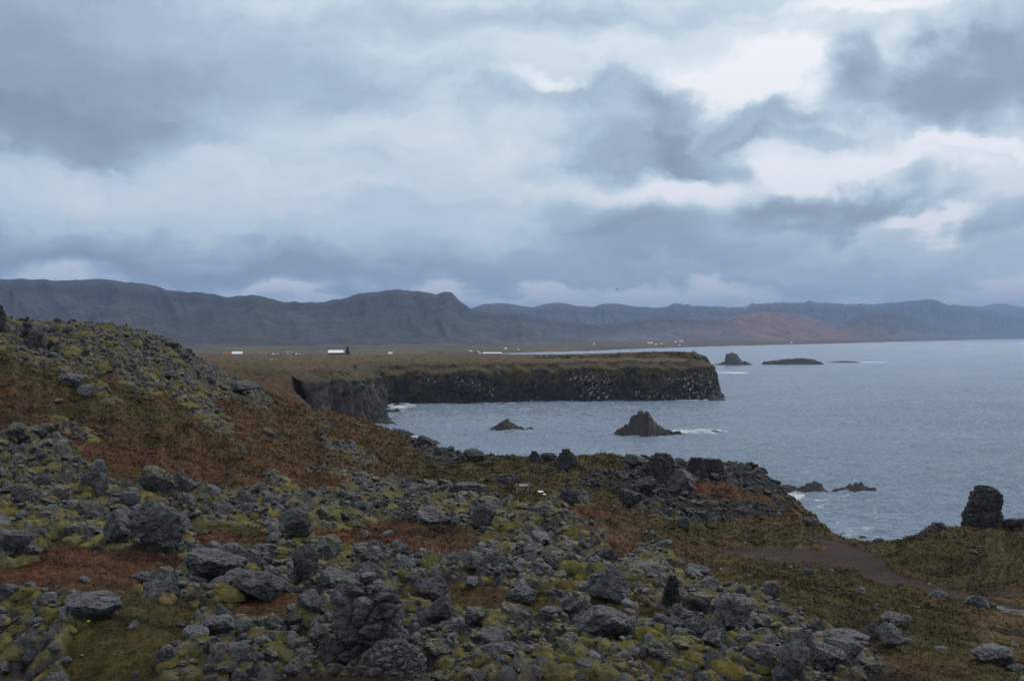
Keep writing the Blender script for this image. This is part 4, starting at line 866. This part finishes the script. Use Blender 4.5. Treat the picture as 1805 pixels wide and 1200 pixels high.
def thing(name, px, D, z, label, cat, group=None, rz=0):
    o = bpy.data.objects.new(name, None); COL.objects.link(o); o.empty_display_size = .5
    o.location = (W(px, D), D, z); o.rotation_euler = (0, 0, rz); o['label'] = label; o['category'] = cat
    if group: o['group'] = group
    return o
def gzat(px, D): return float(zat(np.array([W(px, D)]), np.array([float(D)]))[0])
def house(px, D, z, L, B, H, RH, wall, roof, label, rz=0, cat='house', name='house', win=True, group=None):
    t = thing(name, px, D, z, label, cat, group, rz)
    MB().poly([(-B / 2, -1), (B / 2, -1), (B / 2, H), (0, H + RH), (-B / 2, H)], -L / 2, L / 2).build('wall', wall, t).rotation_euler = (0, 0, R(90))
    m = MB(); e = .35; th = .15
    for sgn in (-1, 1):
        m.poly([(0, H + RH + .02), (sgn * (B / 2 + e), H - e * RH / (B / 2) + .02), (sgn * (B / 2 + e), H - e * RH / (B / 2) + th), (0, H + RH + th + .05)], -L / 2 - e, L / 2 + e)
    m.build('roof', roof, t).rotation_euler = (0, 0, R(90))
    if win:
        for k in range(max(1, int(L / 3.2))):
            w = MB().box((-L / 2 + (k + .5) * L / max(1, int(L / 3.2)), -B / 2 - .02, H * .55), (1.0, .08, 1.0)).build('window', M_glass, t)
    return t
def plz(px, py, D): return EYE - (py - CY) / F * D
HG = 'buildings on the plateau'
house(418, 700, plz(418,628,700), 6.6, 6, 1.2, 2.1, M_white, M_roofw, 'white gabled building left of the parked cars', .25, group=HG)
house(402, 720, plz(402,627,720), 4, 4, 1.0, 1.0, M_red, M_red, 'small red hut beside the white gabled building', 0, 'hut', 'hut', False, HG)
house(592, 640, plz(592,625.5,640), 9., 8, 1.5, 1.5, M_dark, M_roofw, 'dark walled house with pale roof left of the stone monument', .15, group=HG)
house(604, 648, plz(604,627,648), 4.5, 4.5, 2.0, 1.4, M_greyw, M_greyw, 'small grey annex between the pale roofed house and the monument', 1.2, 'house', 'house', True, HG)
house(688, 710, plz(688,625,710), 2.2, 2.2, .9, .8, M_white, M_white, 'tiny white hut alone on the plateau skyline', 0, 'hut', 'hut', False, HG)
house(842, 690, plz(842,626,690), 4.2, 3.6, 1.2, 1.7, M_greyw, M_greyw, 'grey steep gabled house left of the long white building', 1.2, group=HG)
house(868, 700, plz(868,625,700), 12.5, 5, .9, .6, M_dark, M_white, 'long low building with a white roof and dark wall', 0, 'building', 'building', True, HG)
house(757, 720, plz(757,627,720), 2.6, 2.6, .8, .7, M_dark, M_dark, 'low dark hut, left one of two on the plateau skyline', 0, 'hut', 'hut', False, HG)
house(776, 720, plz(776,627,720), 3.4, 3, .8, 1.0, M_dark, M_dark, 'low dark hut, right one of two on the plateau skyline', 0, 'hut', 'hut', False, HG)
def plain_z(px, D): return 5 + 6 * max(0, (D - interp(px, BEACH)) / max(1, (interp(px, BASE) * 1.08 - interp(px, BEACH))))
for px, py, wpx, lab in ((830,620,5,'white farmhouse beyond the grey gabled house'),(891,615.5,6,'white farm building above the long white roofed building'),(914,617,4,'small white farmhouse right of the farm above the long building'),
   (1047,608,4,'lone white farmhouse at the mountain foot above the plateau'),(1146,605.5,12,'long pale farm building, left end of the farm cluster'),(1156,608,4,'small white farmhouse below the long pale farm building'),
   (1166,606.5,4,'small white farmhouse in the middle of the farm cluster'),(1191,603.5,5,'white farmhouse left of the long one at the right of the cluster'),(1201,602.5,9,'long white farm building at the right of the cluster'),(1198,609.5,3,'tiny white farmhouse near the beach'),(1395,605,4,'tiny white house on the far shore under the pink slope'),(1800,595.8,0,'')):
    if not wpx: continue
    Db_, Dm_ = interp(px, BEACH), interp(px, BASE) * 1.08
    # find where the plain is seen at this height
    best = min(np.linspace(.03, 1, 200), key=lambda t: abs(CY + (EYE - (-2 + 3.6 + 5 * t + 3 * t ** 3)) / (Db_ * .985 + (Dm_ - Db_ * .985) * t ** 1) * F - py))
    Dh = Db_ * .985 + (Dm_ - Db_ * .985) * best; Lh = wpx * .8 / F * Dh
    house(px, Dh, 1.6 + 5 * best + 3 * best ** 3, Lh, Lh * .6 if wpx < 8 else Lh * .3, 2.6 * Dh / 3500, 2.4 * Dh / 3500, M_white, M_white if wpx != 12 else M_roofw, lab, .2, win=False, group='white farms on the far plain')
# stone monument: a tapering stack of rough boulders
t = thing('stone_monument', 612.5, 640, plz(612.5, 626, 640), 'dark tapering stone monument standing right of the pale roofed house', 'monument')
Vs, Fs, off = [], [], 0
for k in range(34):
    h = k / 33; v, f = ICO[2]; rr = np.random.default_rng(900 + k); a = k * 2.4; wd = 1.55 * (1 - h) ** .85
    s, ff = rock_shape(2, 900 + k, .2, 9); P = s * (.85 - .45 * h) * C([1, 1, .7]) + C([math.cos(a) * wd * .75, math.sin(a) * wd * .75, h * 5.4 + .3]); Vs.append(P); Fs.append(ff + off); off += len(P)
mesh_obj('stacked_stones', np.concatenate(Vs), np.concatenate(Fs), M_stone, t, False)
# dark scrub banks beside the houses
M_hedge = plain_mat('dark scrub', (.035, .032, .020), 1., .4, .8)
for px, w, lab in ((555, 48, 'low dark scrub bank between the parked cars and the pale roofed house'), (636, 32, 'low brown scrub bank right of the stone monument')):
    D = 660; zb = plz(px, 628, D); Vs, Fs, off = [], [], 0; rr = np.random.default_rng(int(px)); L = w / F * D
    for k in range(900):
        u = rr.uniform(-1, 1); h = 1.5 * (1 - abs(u) ** 3) * (.6 + .4 * rr.random()); p = C([u * L / 2, rr.normal(0, .7), rr.uniform(0, 1) * h]); s = .22
        tri = p + rr.normal(0, s, (3, 3)); Vs.append(tri); Fs.append(C([[0, 1, 2]]) + off); off += 3
    o = mesh_obj('scrub', np.concatenate(Vs), np.concatenate(Fs), M_hedge, None); o.location = (W(px, D), D, zb); o['label'] = lab; o['category'] = 'scrub'
# parked cars
def car(px, D, z, paint, label, rz, van=False):
    t = thing('parked_car', px, D, z, label, 'car', 'cars parked on the plateau', rz)
    if van: body = [(-2.6,.35),(2.5,.35),(2.6,.9),(2.2,1.15),(1.7,2.2),(-2.5,2.3),(-2.6,1.2)]; gl = [(-2.2,1.25),(1.85,1.25),(1.55,1.95),(-2.2,1.95)]
    else: body = [(-2.1,.35),(2.1,.35),(2.15,.8),(1.2,.95),(.55,1.45),(-1.2,1.5),(-1.95,1.0),(-2.15,.9)]; gl = [(-1.6,1.0),(1.0,1.0),(.45,1.38),(-1.1,1.42)]
    MB().poly(body, -.9, .9).build('body', M_body[paint], t)
    m = MB().poly(gl, -.93, -.9).poly(gl, .9, .93); m.build('window', M_glass, t)
    for sx in (-1.35, 1.35):
        for sy_ in (-.85, .85): MB().cyl((sx, sy_, .33), .33, .22).build('wheel', M_tyre, t)
CZ = lambda px, D=730: plz(px, 626.2, D)
for px, pnt, rz, van, lab in ((391,'silver',0,0,'silver car far left, beyond the red hut'),(459,'white',.1,0,'white car nearest the white gabled building'),(472,'silver',.5,0,'silver car second from the white gabled building'),
   (484,'white',.9,0,'white car at the left of the middle pair'),(494,'blue',.9,0,'blue grey car at the right of the middle pair'),(512,'white',.2,1,'white van standing highest in the row of cars'),(519,'dark',.2,0,'dark car tucked behind the white van'),(525,'white',1.,0,'white car just right of the van'),(531,'silver',.9,0,'silver car at the right end of the row')):
    car(px, 730, CZ(px), pnt, lab, rz, van)
# timber frame and small sign on the grass flat
D = 300; zb = plz(437, 645, D); t = thing('timber_frame', 437, D, zb, 'pale open timber frame with two posts and crossbars on the grass flat', 'frame')
for sx in (-.75, .75): MB().box((sx, 0, .9), (.1, .1, 2.0)).build('post', M_wood, t)
for zz in (.35, 1.0, 1.78): MB().box((0, -.08, zz), (1.7, .06, .09)).build('crossbar', M_wood, t)
D = 440; t = thing('small_sign', 478, D, plz(478, 637, D), 'small white sign low in the grass below the parked cars', 'sign')
MB().box((0, 0, .9), (1.3, .06, .5)).build('board', M_white, t); MB().box((0, .08, .45), (.1, .1, 1.1)).build('post', M_wood, t)
# information sign among the lava
def at(px, py): D, a, b = locate(px, py); return D, gz[a, b]
D, zb = at(924, 868); u = D / F
t = thing('information_sign', 921, D, zb, 'weathered information sign with white panel between two grey posts', 'sign')
for sx in (-10, 10): MB().box((sx * u, 0, 7.5 * u), (1.9 * u, 1.9 * u, 17 * u)).build('post', M_wood, t)
MB().box((0, 0, 14.2 * u), (29 * u, .8 * u, 1.6 * u)).build('rail', M_wood, t)
MB().box((1 * u, -1.0 * u, 13.3 * u), (15 * u, .5 * u, 3.4 * u)).build('panel', M_white, t)
MB().box((-4 * u, -.9 * u, 6 * u), (9 * u, .5 * u, 1.8 * u)).build('lower_board', M_wood, t)
for px, py, w, lab in ((953, 868, 9, 'low white board lying tilted right of the information sign, rear one'), (960, 873, 6, 'low white board lying tilted right of the information sign, front one')):
    D, zb = at(px, py); u = D / F
    t = thing('low_board', px, D, zb, lab, 'board', 'low boards by the sign', .3)
    o = MB().box((0, 0, 1.8 * u), (w * u, 6 * u, .5 * u)).build('panel', M_roofw, t); o.rotation_euler = (R(14), 0, 0)
    for sx in (-.3, .3): MB().box((sx * w * u, 0, .5 * u), (.8 * u, .8 * u, 2.4 * u)).build('leg', M_wood, t)
# plain shafts standing in for small upright figures on the plateau, bird, flower
for px, py, D, h, mt, lab in ((1113,621,556,2.0,M_wood,'pale upright figure, left of two on the far headland skyline'),(1118,621,556,1.8,M_wood,'pale upright figure, right of two on the far headland skyline'),(1062,624,545,1.3,M_dark,'dark upright figure on the far headland left of the pale ones'),(1091,623,550,1.2,M_dark,'dark upright figure just left of the pale ones'),(1056,624,545,1.,M_dark,'shorter dark upright figure, leftmost on the far headland')):
    z = gzat(px, D); t = thing('upright_figure', px, D, z, lab, 'post', 'upright figures on the headland')
    MB().box((0, 0, h / 2 - .1), (.2, .2, h)).build('shaft', mt, t); MB().box((0, 0, h - .05), (.26, .26, .16), 0, (.3, .3)).build('cap', mt, t)
bd = MB(); bd.v = [(-.3,0,0),(0,-.07,.03),(.28,0,.02),(0,.07,.03),(0,0,.10),(0,0,-.06),(-.55,0,.02)]; bd.f = [(0,1,4),(1,2,4),(2,3,4),(3,0,4),(0,5,1),(1,5,2),(2,5,3),(3,5,0),(0,6,4)]
b = bd.build('bird', M_dark); b.location = (W(1087, 180), 180, plz(0, 511, 180)); b.rotation_euler = (0, 0, .4)
b.scale = (.7, .7, .7); b['label'] = 'small dark seabird gliding above the mountains right of centre'; b['category'] = 'bird'
for sgn in (-1, 1):
    w = MB(); w.v = [(-.1,0,.05),(.14,0,.05),(.16,sgn*.4,.20),(-.02,sgn*.42,.20),(-.02,sgn*.85,.10)]; w.f = [(0,1,2,3),(3,2,4)]; w.build('wing', M_dark, b)
M_yel = plain_mat('yellow petals', (.75, .55, .02), .7, .1)
D, zb = at(155, 1114); t = thing('yellow_flower', 155, D, zb, 'single yellow flower in the dark grass at lower left', 'flower')
MB().cyl((0, 0, .07), .004, .2, 'z', 6).build('stem', M_plant if False else plain_mat('stem green', (.05, .08, .02)), t)
m = MB()
for k in range(6): a = k * 1.047; m.box((.013 * math.cos(a), .013 * math.sin(a), .17), (.024, .012, .006), a)
m.build('petals', M_yel, t)

# ------------------------------------------------------------------ haze
hz = MB(); hz.box((0, 13000, 497), (60000, 34000, 1006)); m = bpy.data.materials.new('sea haze'); m.use_nodes = True; t = NT(m.node_tree); t.n.clear()
pv = t.new('ShaderNodeVolumePrincipled'); pv.inputs['Color'].default_value = (.41, .60, .96, 1); pv.inputs['Density'].default_value = 7.4e-5; pv.inputs['Anisotropy'].default_value = 0
oo = t.new('ShaderNodeOutputMaterial'); t.l.new(pv.outputs[0], oo.inputs['Volume'])
o = hz.build('haze', m); o['kind'] = 'stuff'; o['label'] = 'thin bluish haze over the bay and mountains'
